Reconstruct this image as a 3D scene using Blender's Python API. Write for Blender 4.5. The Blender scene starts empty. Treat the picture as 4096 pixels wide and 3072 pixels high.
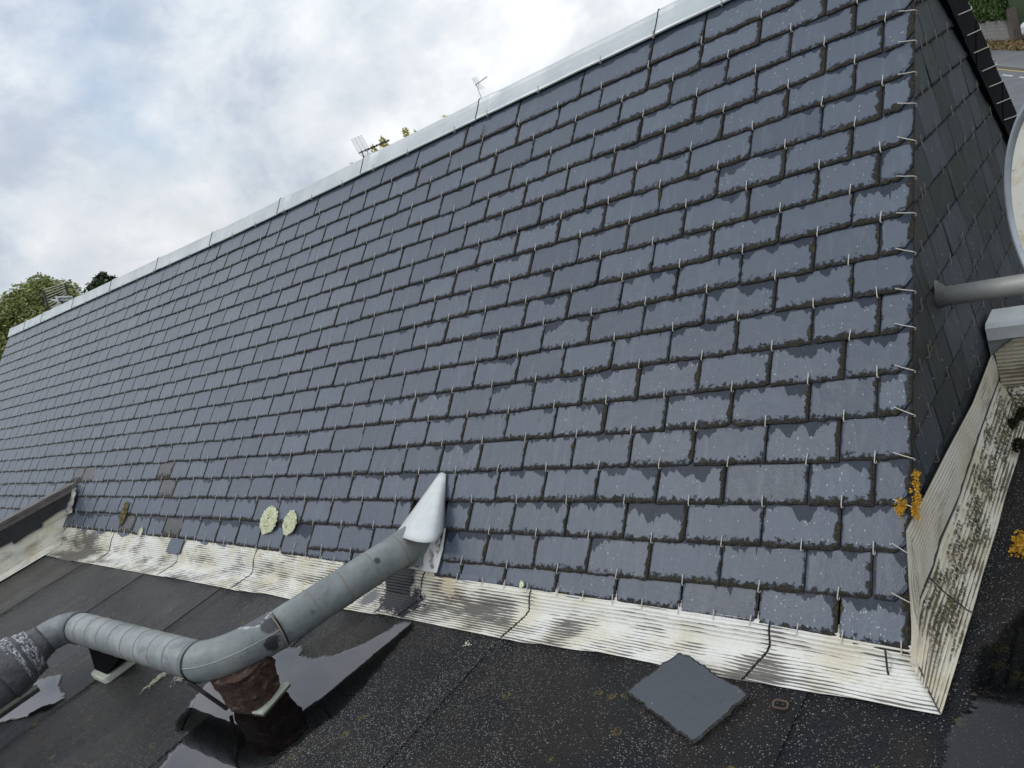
import bpy, math, random
import numpy as np
from mathutils import Vector, Matrix, noise as mnoise
rnd = random.Random(7)
R = math.radians
SC = bpy.context.scene
COL = SC.collection

# ------------------------------------------------------------------ camera
FPX = 3130.44                      # focal length in pixels of the 4096 px wide photograph
r1 = np.array([.72028628, -.0953988, -.68708569]); r1 /= np.linalg.norm(r1)
hh = np.array([.578, -.439, .688]); hh -= r1 * (hh @ r1); hh /= np.linalg.norm(hh)
upv = np.cross(r1, hh)
RW = np.array([r1, hh, upv])       # camera axes (x right, y down, z forward) -> world
W = .22; G = W / 2.0281365         # slate module and course gauge
CAM = -RW @ (np.array([-0.19077457, 1.38935161, 12.48007439]) * W)
cam_d = bpy.data.cameras.new('camera'); cam = bpy.data.objects.new('camera', cam_d); COL.objects.link(cam)
mw = Matrix.Identity(4)
for i in range(3):
    mw[i][0] = RW[i, 0]; mw[i][1] = -RW[i, 1]; mw[i][2] = -RW[i, 2]; mw[i][3] = CAM[i]
cam.matrix_world = mw
cam_d.sensor_fit = 'HORIZONTAL'; cam_d.sensor_width = 36.0; cam_d.lens = 36.0 * FPX / 4096
cam_d.clip_start = .05; cam_d.clip_end = 2000
SC.camera = cam
SC.render.resolution_x = 1024; SC.render.resolution_y = 768

# ------------------------------------------------------------------ world, sun, exposure
SUN_EL, SUN_AZ = R(48), R(222)     # azimuth: direction the light comes from, from +X counter-clockwise
world = bpy.data.worlds.new("World"); SC.world = world; world.use_nodes = True
nt = world.node_tree; nt.nodes.clear()
def wn(t, **k):
    n = nt.nodes.new(t)
    for a, b in k.items(): setattr(n, a, b)
    return n
def wmath(op, a, b=None, clamp=False):
    n = wn('ShaderNodeMath', operation=op, use_clamp=clamp)
    for i, v in enumerate((a, b)):
        if v is None: continue
        if isinstance(v, (int, float)): n.inputs[i].default_value = v
        else: nt.links.new(v, n.inputs[i])
    return n.outputs[0]
def wramp(fac, stops):
    n = wn('ShaderNodeValToRGB'); nt.links.new(fac, n.inputs[0])
    e = n.color_ramp.elements
    while len(e) < len(stops): e.new(.5)
    for el, (p, c) in zip(e, stops): el.position = p; el.color = (*c, 1)
    return n.outputs[0]
def wmix(f, a, b):
    n = wn('ShaderNodeMix', data_type='RGBA')
    if isinstance(f, (int, float)): n.inputs[0].default_value = f
    else: nt.links.new(f, n.inputs[0])
    for i, v in ((6, a), (7, b)):
        if isinstance(v, tuple): n.inputs[i].default_value = (*v, 1)
        else: nt.links.new(v, n.inputs[i])
    return n.outputs[2]
sky = wn('ShaderNodeTexSky', sky_type='NISHITA', sun_disc=False, sun_elevation=SUN_EL, sun_rotation=R(90) - SUN_AZ, altitude=50, air_density=1, dust_density=1.2, ozone_density=1)
geo = wn('ShaderNodeTexCoord'); sep = wn('ShaderNodeSeparateXYZ'); nt.links.new(geo.outputs['Generated'], sep.inputs[0])
def wnoise(vec, scale, detail, rough, off, dist=0, sc=(1, 1, 1.35)):
    m = wn('ShaderNodeMapping'); nt.links.new(vec, m.inputs[0]); m.inputs['Location'].default_value = off; m.inputs['Scale'].default_value = sc
    n = wn('ShaderNodeTexNoise'); nt.links.new(m.outputs[0], n.inputs['Vector'])
    n.inputs['Scale'].default_value = scale; n.inputs['Detail'].default_value = detail; n.inputs['Roughness'].default_value = rough
    n.inputs['Distortion'].default_value = dist
    return n.outputs['Fac']
GV = geo.outputs['Generated']
n_big = wnoise(GV, 1.9, 8, .50, (3.1, 8.2, 0), .3)
n_mid = wnoise(GV, 4.6, 9, .56, (1.0, 4.4, 2.0), .35)
n_fin = wnoise(GV, 13.0, 6, .6, (0, 0, 5.0), 0)
cloud_v = wmath('ADD', wmath('ADD', wmath('MULTIPLY', n_big, .50), wmath('MULTIPLY', n_mid, .38)), wmath('MULTIPLY', n_fin, .12))
cloud_c = wramp(cloud_v, [(.40, (.37, .44, .55)), (.46, (.46, .52, .61)), (.50, (.60, .65, .71)), (.545, (.72, .75, .79)), (.60, (.90, .92, .94))])
warm = wnoise(GV, 2.4, 3, .5, (7, 2, 1))
cloud_c = wmix(wmath('MULTIPLY', wramp(warm, [(.48, (0, 0, 0)), (.62, (1, 1, 1))]), .5), cloud_c, wmix(.4, cloud_c, (.66, .625, .60)))
gap = wramp(wnoise(GV, 2.9, 7, .55, (12.4, 1.7, 3)), [(.56, (1, 1, 1)), (.68, (.45, .45, .45))])
# the ground far around, below the horizon
grd = wramp(sep.outputs[2], [(.0, (.09, .10, .09)), (.012, (.5, .52, .55)), (.02, (1, 1, 1))])
bg_sky = wn('ShaderNodeBackground'); nt.links.new(sky.outputs[0], bg_sky.inputs[0]); bg_sky.inputs[1].default_value = .12
bg_cl = wn('ShaderNodeBackground'); nt.links.new(cloud_c, bg_cl.inputs[0]); nt.links.new(wmath('ADD', .98, wmath('MULTIPLY', wmath('MAXIMUM', sep.outputs[2], 0.0), .75)), bg_cl.inputs[1])
mx = wn('ShaderNodeMixShader'); nt.links.new(gap, mx.inputs[0]); nt.links.new(bg_sky.outputs[0], mx.inputs[1]); nt.links.new(bg_cl.outputs[0], mx.inputs[2])
bg_gr = wn('ShaderNodeBackground'); bg_gr.inputs[0].default_value = (.10, .11, .09, 1); bg_gr.inputs[1].default_value = 1.0
hz = wmath('MULTIPLY', wmath('ADD', sep.outputs[2], .01), 60, True)
mx2 = wn('ShaderNodeMixShader'); nt.links.new(hz, mx2.inputs[0]); nt.links.new(bg_gr.outputs[0], mx2.inputs[1]); nt.links.new(mx.outputs[0], mx2.inputs[2])
wo = wn('ShaderNodeOutputWorld'); nt.links.new(mx2.outputs[0], wo.inputs[0])
sun_d = bpy.data.lights.new('sun', 'SUN'); sun_d.energy = .55; sun_d.angle = R(14); sun_d.color = (1, .95, .88)
sun = bpy.data.objects.new('sun', sun_d); COL.objects.link(sun)
sdir = Vector((math.cos(SUN_EL) * math.cos(SUN_AZ), math.cos(SUN_EL) * math.sin(SUN_AZ), math.sin(SUN_EL)))
sun.rotation_euler = sdir.to_track_quat('Z', 'Y').to_euler()
SC.view_settings.view_transform = 'Standard'; SC.view_settings.look = 'None'; SC.view_settings.gamma = 1
SC.view_settings.exposure = 0.1; SC.view_settings.use_curve_mapping = False
SC.render.engine = 'CYCLES'

# ------------------------------------------------------------------ geometry helpers
PITCH = math.atan2(0.7091, 0.7051)
CP, SP = math.cos(PITCH), math.sin(PITCH)
def ray(x, y):
    d = RW @ np.array([x - 2048, y - 1536, FPX]); return d / np.linalg.norm(d)
def hit(x, y, n, p):
    d = ray(x, y); n = np.array(n, float); s = n @ (np.array(p, float) - CAM) / (n @ d); return CAM + s * d
def hz_(x, y, z): return hit(x, y, (0, 0, 1), (0, 0, z))
def hroof(x, y, off=0): return hit(x, y, (0, -SP, CP), (0, -SP * off, CP * off))
def rp(u, v, h=0):                 # roof plane coordinates: along the eaves, up the slope, out of the slope
    return (u, v * CP - h * SP, v * SP + h * CP)
def stretch(u, v):                 # the far end of the roof stands slightly higher
    if v <= 0: return v
    t = min(1, max(0, (-3.0 - u) / 5.3)); return v * (1 + .045 * t)
def fn(p, s=1.0, o=0): return mnoise.noise(Vector((p[0] * s + o, p[1] * s + o * 1.7, (p[2] if len(p) > 2 else 0) * s)))

class MB:
    def __init__(s): s.v = []; s.f = []; s.m = []; s.uv = []; s.uv2 = []
    def vert(s, p): s.v.append(tuple(float(c) for c in p)); return len(s.v) - 1
    def face(s, idx, uv=None, uv2=None, mi=0):
        s.f.append(tuple(idx)); s.m.append(mi)
        s.uv.extend(uv if uv else [(0, 0)] * len(idx)); s.uv2.extend(uv2 if uv2 else [(0, 0)] * len(idx))
    def box(s, lo, hi, mi=0):
        a = [s.vert((x, y, z)) for z in (lo[2], hi[2]) for y in (lo[1], hi[1]) for x in (lo[0], hi[0])]
        for q in ((0, 2, 3, 1), (4, 5, 7, 6), (0, 1, 5, 4), (2, 6, 7, 3), (0, 4, 6, 2), (1, 3, 7, 5)): s.face([a[i] for i in q], mi=mi)
    def prism(s, pts, ext, mi=0):   # polygon (3D points) extruded by the vector ext
        a = [s.vert(p) for p in pts]; b = [s.vert(np.array(p) + np.array(ext)) for p in pts]; n = len(pts)
        s.face(a[::-1], mi=mi); s.face(b, mi=mi)
        for i in range(n): j = (i + 1) % n; s.face((a[i], a[j], b[j], b[i]), mi=mi)
    def tube(s, path, rad, seg=8, cap=True, mi=0, uvl=False):
        path = [Vector(p) for p in path]; n = len(path)
        rad = rad if hasattr(rad, '__len__') else [rad] * n
        T = [(path[min(i + 1, n - 1)] - path[max(i - 1, 0)]).normalized() for i in range(n)]
        ref = Vector((0, 0, 1)) if abs(T[0].z) < .9 else Vector((1, 0, 0))
        nx = (ref - T[0] * ref.dot(T[0])).normalized(); rings = []; L = 0; Ls = []
        for i in range(n):
            nx = (nx - T[i] * nx.dot(T[i])).normalized(); ny = T[i].cross(nx)
            if i: L += (path[i] - path[i - 1]).length
            Ls.append(L)
            rings.append([s.vert(path[i] + (nx * math.cos(a) + ny * math.sin(a)) * rad[i]) for a in [2 * math.pi * k / seg for k in range(seg)]])
        for i in range(n - 1):
            for k in range(seg):
                q = (k + 1) % seg
                s.face((rings[i][k], rings[i][q], rings[i + 1][q], rings[i + 1][k]),
                       [(Ls[i], k / seg), (Ls[i], (k + 1) / seg), (Ls[i + 1], (k + 1) / seg), (Ls[i + 1], k / seg)], mi=mi)
        if cap: s.face(rings[0][::-1], mi=mi); s.face(rings[-1], mi=mi)
    def grid(s, P, uv=None, mi=0, flip=False):     # P: rows of points
        idx = [[s.vert(p) for p in row] for row in P]
        for i in range(len(P) - 1):
            for j in range(len(P[0]) - 1):
                q = [(i, j), (i, j + 1), (i + 1, j + 1), (i + 1, j)]
                if flip: q = q[::-1]
                s.face([idx[a][b] for a, b in q], [uv[a][b] for a, b in q] if uv else None, mi=mi)
    def build(s, name, mat, parent=None, origin=None, smooth=False):
        me = bpy.data.meshes.new(name)
        V = np.array(s.v, float)
        if parent is not None: org = np.array(parent['_o'])
        elif origin is not None: org = np.array(origin, float)
        else: org = np.array([V[:, 0].mean(), V[:, 1].mean(), V[:, 2].min()])
        me.from_pydata((V - org).tolist(), [], s.f)
        u1 = me.uv_layers.new(name='ab'); u1.data.foreach_set('uv', np.array(s.uv, 'f').ravel())
        u2 = me.uv_layers.new(name='cd'); u2.data.foreach_set('uv', np.array(s.uv2, 'f').ravel())
        for m in (mat if isinstance(mat, (list, tuple)) else [mat]): me.materials.append(m)
        me.polygons.foreach_set('material_index', s.m)
        if smooth: me.polygons.foreach_set('use_smooth', [True] * len(me.polygons))
        me.update()
        o = bpy.data.objects.new(name, me); COL.objects.link(o)
        if parent is not None: o.parent = parent; o['_o'] = list(org)
        else: o.location = org; o['_o'] = list(org)
        return o
def tag(o, label=None, cat=None, group=None, kind=None):
    if label: o['label'] = label
    if cat: o['category'] = cat
    if group: o['group'] = group
    if kind: o['kind'] = kind
    return o
def empty(name, loc, label=None, cat=None, group=None):
    o = bpy.data.objects.new(name, None); COL.objects.link(o); o.location = loc; o['_o'] = [float(c) for c in loc]
    o.empty_display_size = .1
    return tag(o, label, cat, group)

# ------------------------------------------------------------------ material helpers
class NT:
    def __init__(s, name):
        s.mat = bpy.data.materials.new(name); s.mat.use_nodes = True; s.t = s.mat.node_tree; s.t.nodes.clear()
        s.out = s.n('ShaderNodeOutputMaterial'); s.b = s.n('ShaderNodeBsdfPrincipled'); s.l(s.b.outputs[0], s.out.inputs[0])
    def n(s, t, **k):
        x = s.t.nodes.new(t)
        for a, b in k.items(): setattr(x, a, b)
        return x
    def l(s, a, b): s.t.links.new(a, b)
    def put(s, v, inp):
        if v is None: return
        if isinstance(v, (int, float)): inp.default_value = v
        elif isinstance(v, tuple): inp.default_value = (*v, 1) if len(v) == 3 and inp.type == 'RGBA' else v
        else: s.l(v, inp)
    def m(s, op, a, b=None, c=None, clamp=False):
        x = s.n('ShaderNodeMath', operation=op, use_clamp=clamp)
        for i, v in enumerate((a, b, c)): s.put(v, x.inputs[i])
        return x.outputs[0]
    def mix(s, f, a, b, bt='MIX'):
        x = s.n('ShaderNodeMix', data_type='RGBA', blend_type=bt); s.put(f, x.inputs[0]); s.put(a, x.inputs[6]); s.put(b, x.inputs[7]); return x.outputs[2]
    def obj(s):
        return s.n('ShaderNodeTexCoord').outputs['Object']
    def uv(s, name):
        u = s.n('ShaderNodeUVMap', uv_map=name); p = s.n('ShaderNodeSeparateXYZ'); s.l(u.outputs[0], p.inputs[0]); return p.outputs[0], p.outputs[1], u.outputs[0]
    def map(s, vec, scale=(1, 1, 1), loc=(0, 0, 0), rot=(0, 0, 0)):
        x = s.n('ShaderNodeMapping'); s.l(vec, x.inputs[0]); x.inputs['Scale'].default_value = scale; x.inputs['Location'].default_value = loc; x.inputs['Rotation'].default_value = rot; return x.outputs[0]
    def noise(s, vec, scale, detail=3, rough=.55, dist=0):
        x = s.n('ShaderNodeTexNoise'); s.l(vec, x.inputs['Vector']); x.inputs['Scale'].default_value = scale; x.inputs['Detail'].default_value = detail
        x.inputs['Roughness'].default_value = rough; x.inputs['Distortion'].default_value = dist; return x.outputs['Fac']
    def vor(s, vec, scale, rnd_=1, feat='F1'):
        x = s.n('ShaderNodeTexVoronoi', feature=feat); s.l(vec, x.inputs['Vector']); x.inputs['Scale'].default_value = scale; x.inputs['Randomness'].default_value = rnd_
        return x
    def st(s, v, lo, hi):           # smooth threshold
        x = s.n('ShaderNodeMapRange', interpolation_type='SMOOTHSTEP'); s.put(v, x.inputs[0]); s.put(lo, x.inputs[1]); s.put(hi, x.inputs[2]); return x.outputs[0]
    def blob(s, vec, c, rad, nz, amp, k=60):
        x = s.n('ShaderNodeVectorMath', operation='DISTANCE'); s.l(vec, x.inputs[0]); x.inputs[1].default_value = c
        d = s.m('SUBTRACT', rad, x.outputs['Value']); d = s.m('ADD', d, s.m('MULTIPLY', s.m('SUBTRACT', nz, .5), amp))
        return s.m('MULTIPLY', d, k, clamp=True)
    def bump(s, h, strength, dist, prev=None):
        x = s.n('ShaderNodeBump'); s.l(h, x.inputs['Height']); x.inputs['Strength'].default_value = strength; x.inputs['Distance'].default_value = dist
        if prev is not None: s.l(prev, x.inputs['Normal'])
        return x.outputs[0]
    def fin(s, color, rough=.5, normal=None, metal=0, spec=.5, **k):
        b = s.b.inputs; s.put(color, b['Base Color']); s.put(rough, b['Roughness']); s.put(metal, b['Metallic']); s.put(spec, b['Specular IOR Level'])
        if normal is not None: s.l(normal, b['Normal'])
        for a, v in k.items(): s.put(v, b[a.replace('_', ' ')])
        return s.mat

def slate_mat(name, cdark, clight, band=1.0, wet=1.0, moss=(.050, .045, .034), speck=1.0, rbase=.36, spec=.55):
    t = NT(name); P = t.obj()
    dl, db, uab = t.uv('ab'); dr, rn, ucd = t.uv('cd')
    wn_ = t.n('ShaderNodeTexWhiteNoise', noise_dimensions='1D'); t.l(rn, wn_.inputs['W']); r2 = wn_.outputs['Value']
    wn2 = t.n('ShaderNodeTexWhiteNoise', noise_dimensions='1D'); t.l(t.m('ADD', rn, 3.7), wn2.inputs['W']); r3 = wn2.outputs['Value']
    n1 = t.noise(P, 75, 5, .62); n2 = t.noise(P, 16, 3, .5, .4); n3 = t.noise(P, 34, 4, .6); n4 = t.noise(P, 260, 3, .6)
    # damp, mossy margins along the dressed edges, heavier low down and towards the gable
    pz_ = t.n('ShaderNodeSeparateXYZ'); t.l(P, pz_.inputs[0]); lowr = t.m('MAXIMUM', t.st(pz_.outputs[0], -3.6, -.3), t.m('MULTIPLY', t.st(pz_.outputs[2], 3.9, 3.3), .6))
    near_ = t.m('ADD', .42, t.m('MULTIPLY', lowr, .62)); nearw = t.m('MULTIPLY', t.m('ADD', .30, t.m('MULTIPLY', lowr, .70)), t.m('ADD', .45, t.m('MULTIPLY', t.st(pz_.outputs[2], 4.7, 3.7), .65)))
    tb = t.m('ADD', t.m('MULTIPLY', t.m('MAXIMUM', t.m('SUBTRACT', n1, .40), 0), .065 * band), t.m('MULTIPLY', t.m('SUBTRACT', r2, .12), .0105 * band))
    trr = t.m('ADD', t.m('MULTIPLY', t.m('MAXIMUM', t.m('SUBTRACT', n3, .44), 0), .05 * band), t.m('MULTIPLY', t.m('SUBTRACT', r3, .25), .012 * band))
    tl = t.m('ADD', t.m('MULTIPLY', t.m('MAXIMUM', t.m('SUBTRACT', n3, .50), 0), .04 * band), t.m('MULTIPLY', t.m('SUBTRACT', r2, .55), .006 * band))
    tb = t.m('MULTIPLY', tb, near_); trr = t.m('MULTIPLY', trr, near_); tl = t.m('MULTIPLY', tl, near_)
    def near(th, d, e=0.0): return t.m('MULTIPLY', t.m('SUBTRACT', t.m('ADD', th, e), d), 900, clamp=True)
    bandm = t.m('MAXIMUM', near(tb, db), t.m('MAXIMUM', near(trr, dr), near(tl, dl)))
    halo = t.m('MAXIMUM', near(tb, db, .0045), t.m('MAXIMUM', near(trr, dr, .003), near(tl, dl, .0015)))
    # wet patches below the edge of the course above
    gd = t.m('SUBTRACT', G, db)
    cw = t.n('ShaderNodeCombineXYZ'); t.l(t.m('ADD', t.m('MULTIPLY', dl, 17), t.m('MULTIPLY', db, 2.5)), cw.inputs[0]); t.l(t.m('MULTIPLY', rn, 93), cw.inputs[1]); nw = t.noise(cw.outputs[0], 1, 4, .55)
    cw2 = t.n('ShaderNodeCombineXYZ'); t.l(t.m('MULTIPLY', dl, 60), cw2.inputs[0]); t.l(t.m('MULTIPLY', rn, 41), cw2.inputs[1]); nw2 = t.noise(cw2.outputs[0], 1, 2, .5)
    tt = t.m('ADD', t.m('MULTIPLY', t.m('MAXIMUM', t.m('ADD', t.m('SUBTRACT', nw, .50), t.m('MULTIPLY', t.m('SUBTRACT', r3, .3), .16)), 0), .175 * wet), t.m('ADD', .0035 * wet, t.m('MULTIPLY', t.m('MAXIMUM', t.m('SUBTRACT', nw2, .66), 0), .28 * wet)))
    tt = t.m('MULTIPLY', tt, nearw); top = near(tt, gd)
    wetm = t.m('MAXIMUM', halo, top)
    hgt = t.st(n1, .45, .62)
    # stone colour, streaks running down the slope
    sv = t.map(uab, (42, 7, 1)); sv2 = t.n('ShaderNodeVectorMath', operation='ADD'); t.l(sv, sv2.inputs[0])
    cmbx = t.n('ShaderNodeCombineXYZ'); t.l(t.m('MULTIPLY', rn, 61), cmbx.inputs[0]); t.l(t.m('MULTIPLY', rn, 37), cmbx.inputs[1]); t.l(cmbx.outputs[0], sv2.inputs[1])
    stre = t.noise(sv2.outputs[0], 1.0, 4, .6, .5)
    base = t.mix(r2, cdark, clight)
    base = t.mix(t.m('MULTIPLY', t.st(stre, .5, .75), .34), base, (.14, .17, .215))
    base = t.mix(t.m('MULTIPLY', t.st(n2, .35, .7), .25), base, cdark)
    base = t.mix(t.m('MULTIPLY', t.m('POWER', r3, 3), .35), base, (.11, .13, .165))
    # fine scratches and lichen specks
    vo = t.vor(t.map(P, (1.5, .8, .8)), 115); vc = t.n('ShaderNodeSeparateColor'); t.l(vo.outputs['Color'], vc.inputs[0])
    many = t.m('ADD', .02 * speck, t.m('MULTIPLY', t.m('POWER', r3, 4), .42 * speck))
    px_ = t.n('ShaderNodeSeparateXYZ'); t.l(P, px_.inputs[0]); many = t.m('ADD', many, t.m('MULTIPLY', t.m('MULTIPLY', t.st(px_.outputs[0], -.75, -.05), t.st(px_.outputs[2], 4.1, 3.3)), t.m('MULTIPLY', r2, .55 * speck)))
    sp = t.m('MULTIPLY', t.m('LESS_THAN', vc.outputs[0], many), t.m('LESS_THAN', vo.outputs['Distance'], t.m('MULTIPLY', vc.outputs[1], .30)))
    base = t.mix(t.m('MULTIPLY', sp, .55), base, (.48, .50, .49))
    vd = t.vor(P, 40); vdc = t.n('ShaderNodeSeparateColor'); t.l(vd.outputs['Color'], vdc.inputs[0])
    bl = t.m('MULTIPLY', t.m('LESS_THAN', vdc.outputs[0], t.m('MULTIPLY', t.m('POWER', r2, 6), .22)), t.m('LESS_THAN', vd.outputs['Distance'], t.m('MULTIPLY', vdc.outputs[1], .36)))
    base = t.mix(t.m('MULTIPLY', t.st(n4, .35, .6), t.m('MULTIPLY', bl, .8)), base, (.045, .038, .028))
    wetc = t.mix(.80, base, (.020, .026, .038))
    mossc = t.mix(t.st(n4, .42, .66), tuple(c * .35 for c in moss), moss); mossc = t.mix(t.m('MULTIPLY', t.st(n3, .6, .7), .5), mossc, (.10, .085, .03))
    c = t.mix(wetm, base, wetc); c = t.mix(bandm, c, mossc)
    rough = t.m('ADD', rbase, t.m('MULTIPLY', t.m('SUBTRACT', n4, .5), .16)); rough = t.m('ADD', rough, t.m('MULTIPLY', t.m('SUBTRACT', r2, .5), .10))
    rough = t.m('SUBTRACT', rough, t.m('MULTIPLY', wetm, .05)); rough = t.m('ADD', rough, t.m('MULTIPLY', bandm, .35))
    h1 = t.m('ADD', t.m('MULTIPLY', n3, .5), t.m('MULTIPLY', stre, .35)); nb = t.bump(t.m('ADD', h1, t.m('MULTIPLY', n2, .8)), .5, .005)
    nb = t.bump(t.m('ADD', n4, t.m('MULTIPLY', bandm, t.m('ADD', n4, hgt))), .45, .0018, nb)
    return t.fin(c, rough, nb, spec=t.m('SUBTRACT', spec, t.m('MULTIPLY', t.m('MAXIMUM', wetm, bandm), spec * .72)))
M = {}
M['slate'] = slate_mat('weathered_slate', (.044, .058, .084), (.074, .094, .127))
M['mossy'] = slate_mat('mossy_slate', (.034, .029, .025), (.055, .046, .038), band=3.2, wet=.4, moss=(.075, .06, .045))
M['freshslate'] = slate_mat('loose_slate_stone', (.048, .054, .064), (.058, .064, .075), band=.5, wet=0, speck=.12)
M['wallslate'] = slate_mat('sheltered_slate', (.023, .027, .027), (.038, .044, .043), band=.22, wet=.0, moss=(.04, .04, .035), speck=.25, rbase=.55, spec=.3)

def simple(name, c, rough=.5, metal=0, var=.3, scale=20, bump=.2, bd=.002, c2=None, spec=.5):
    t = NT(name); P = t.obj(); n = t.noise(P, scale, 5, .6); n2 = t.noise(P, scale * 7, 3, .6)
    col = t.mix(t.st(n, .35, .65), c, c2 if c2 else tuple(x * (1 - var) for x in c))
    col = t.mix(t.m('MULTIPLY', n2, var * .6), col, tuple(x * .6 for x in c))
    return t.fin(col, t.m('ADD', rough - .08, t.m('MULTIPLY', n, .16)), t.bump(t.m('ADD', n2, n), bump, bd), metal, spec)
M['under'] = simple('batten_dark', (.012, .011, .010), .9)
M['hook'] = simple('steel_hook', (.62, .59, .52), .40, .2, .25, 200, .1)
M['hookdull'] = simple('dull_hook', (.30, .29, .24), .5, .3, .3, 120, .1)
M['zinc'] = simple('zinc_sheet', (.50, .53, .535), .36, .35, .18, 5, .12, .004, (.40, .44, .45))
M['black'] = simple('black_slate', (.0035, .004, .005), .8, 0, .3, 25, .2, spec=.08)
M['tar'] = simple('tar', (.012, .012, .014), .45, 0, .3, 60, .5)

# ================================================================== THE SLATE ROOF (house)
ZD = -.335                          # level of the flat roof
XL, XV = -37.7 * W, 6.14 * W        # ends of the roof
VR = 16.05 * G                      # slope length to the ridge
YR, ZR = VR * CP, VR * SP
house = empty('slate_roofed_house', (XV, 0, -3.52), 'house with long blue grey slate roof slope, zinc ridge and dark slated gable', 'house')

def eave_v(u):                      # slope coordinate of the eaves: drifts across the courses
    j = u / W
    pts = [(-21, -3.03), (-19.7, -3.05), (-11, -3.12), (-7.3, -3.2), (-4.5, -3.38), (-2.4, -3.49), (-1, -3.55), (2.5, -3.68), (4.5, -3.80), (6.3, -3.98)]
    for (a, b), (c, d) in zip(pts, pts[1:]):
        if j <= c: return (b + (d - b) * max(0, (j - a)) / (c - a)) * G
    return pts[-1][1] * G

def add_slate(mb, w_, L, place, T=.0062, seed=0, cut=None, detail=1, rid=None, wedge=0, jag=1.0):
    """one dressed slate in local (a across, b up); place(a,b,h) -> 3D"""
    rg = random.Random(seed); nb = 13 if detail else 5; ns = 6 if detail else 3
    j = .0011 * jag
    def bottom(a): return rg.gauss(0, j) + wedge * (a / w_ - .5)
    out = []
    for i in range(nb + 1):
        a = w_ * i / nb; out.append([a, bottom(a) + (.0035 if rg.random() < .07 else 0)])
    if rg.random() < .25: out[0][1] += .006; out[0][0] += .002
    if rg.random() < .3: out[-1][1] += .008
    if cut:
        ca, cb = cut; out = [p for p in out if p[0] < w_ - ca]; out += [[w_ - ca, bottom(w_ - ca)], [w_ - ca * .45, cb * .5 + rg.gauss(0, .002)], [w_, cb]]
    b0 = out[-1][1]
    right = [[w_ + rg.gauss(0, j * .7), b0 + (L - b0) * i / ns] for i in range(1, ns + 1)]
    left = [[rg.gauss(0, j * .7), L * i / ns] for i in range(ns, 0, -1)]
    O = out + right + left; n = len(O)
    inn = []
    for k, (a, b) in enumerate(O):
        bev = (.0045 + abs(rg.gauss(0, .0022))) * jag
        ia = min(max(a, bev * .8), w_ - bev * .8); ib = b
        if k < len(out): ib = b + bev * (.9 if not (cut and a > w_ - cut[0] - .001) else .9)
        elif b > L - .001: ib = L - .004
        inn.append([ia, ib])
    if cut:
        for k in range(len(out)):
            if inn[k][0] > w_ - cut[0]: inn[k][0] -= .004
    hI = lambda b: T * (1 - b / G)
    rid = rid if rid is not None else rg.random()
    I = [mb.vert(place(a, b, hI(b))) for a, b in inn]
    E_ = [mb.vert(place(a, b, hI(b) - .0022)) for a, b in O]
    B = [mb.vert(place(a, b, hI(b) - .0062)) for a, b in O]
    U = lambda a, b: (max(a, 0), max(b, 0)); V2 = lambda a: (max(w_ - a, 0), rid)
    mb.face(I, [U(a, b) for a, b in inn], [V2(a) for a, b in inn])
    for k in range(n):
        q = (k + 1) % n
        if O[k][1] > L - .001 and O[q][1] > L - .001: continue
        ua, ub, uc, ud = U(*O[k]), U(*O[q]), U(*inn[q]), U(*inn[k])
        mb.face((E_[k], E_[q], I[q], I[k]), [ua, ub, uc, ud], [V2(O[k][0]), V2(O[q][0]), V2(inn[q][0]), V2(inn[k][0])])
        mb.face((B[k], B[q], E_[q], E_[k]), [ua, ub, ub, ua], [V2(O[k][0]), V2(O[q][0]), V2(O[q][0]), V2(O[k][0])])

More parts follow.
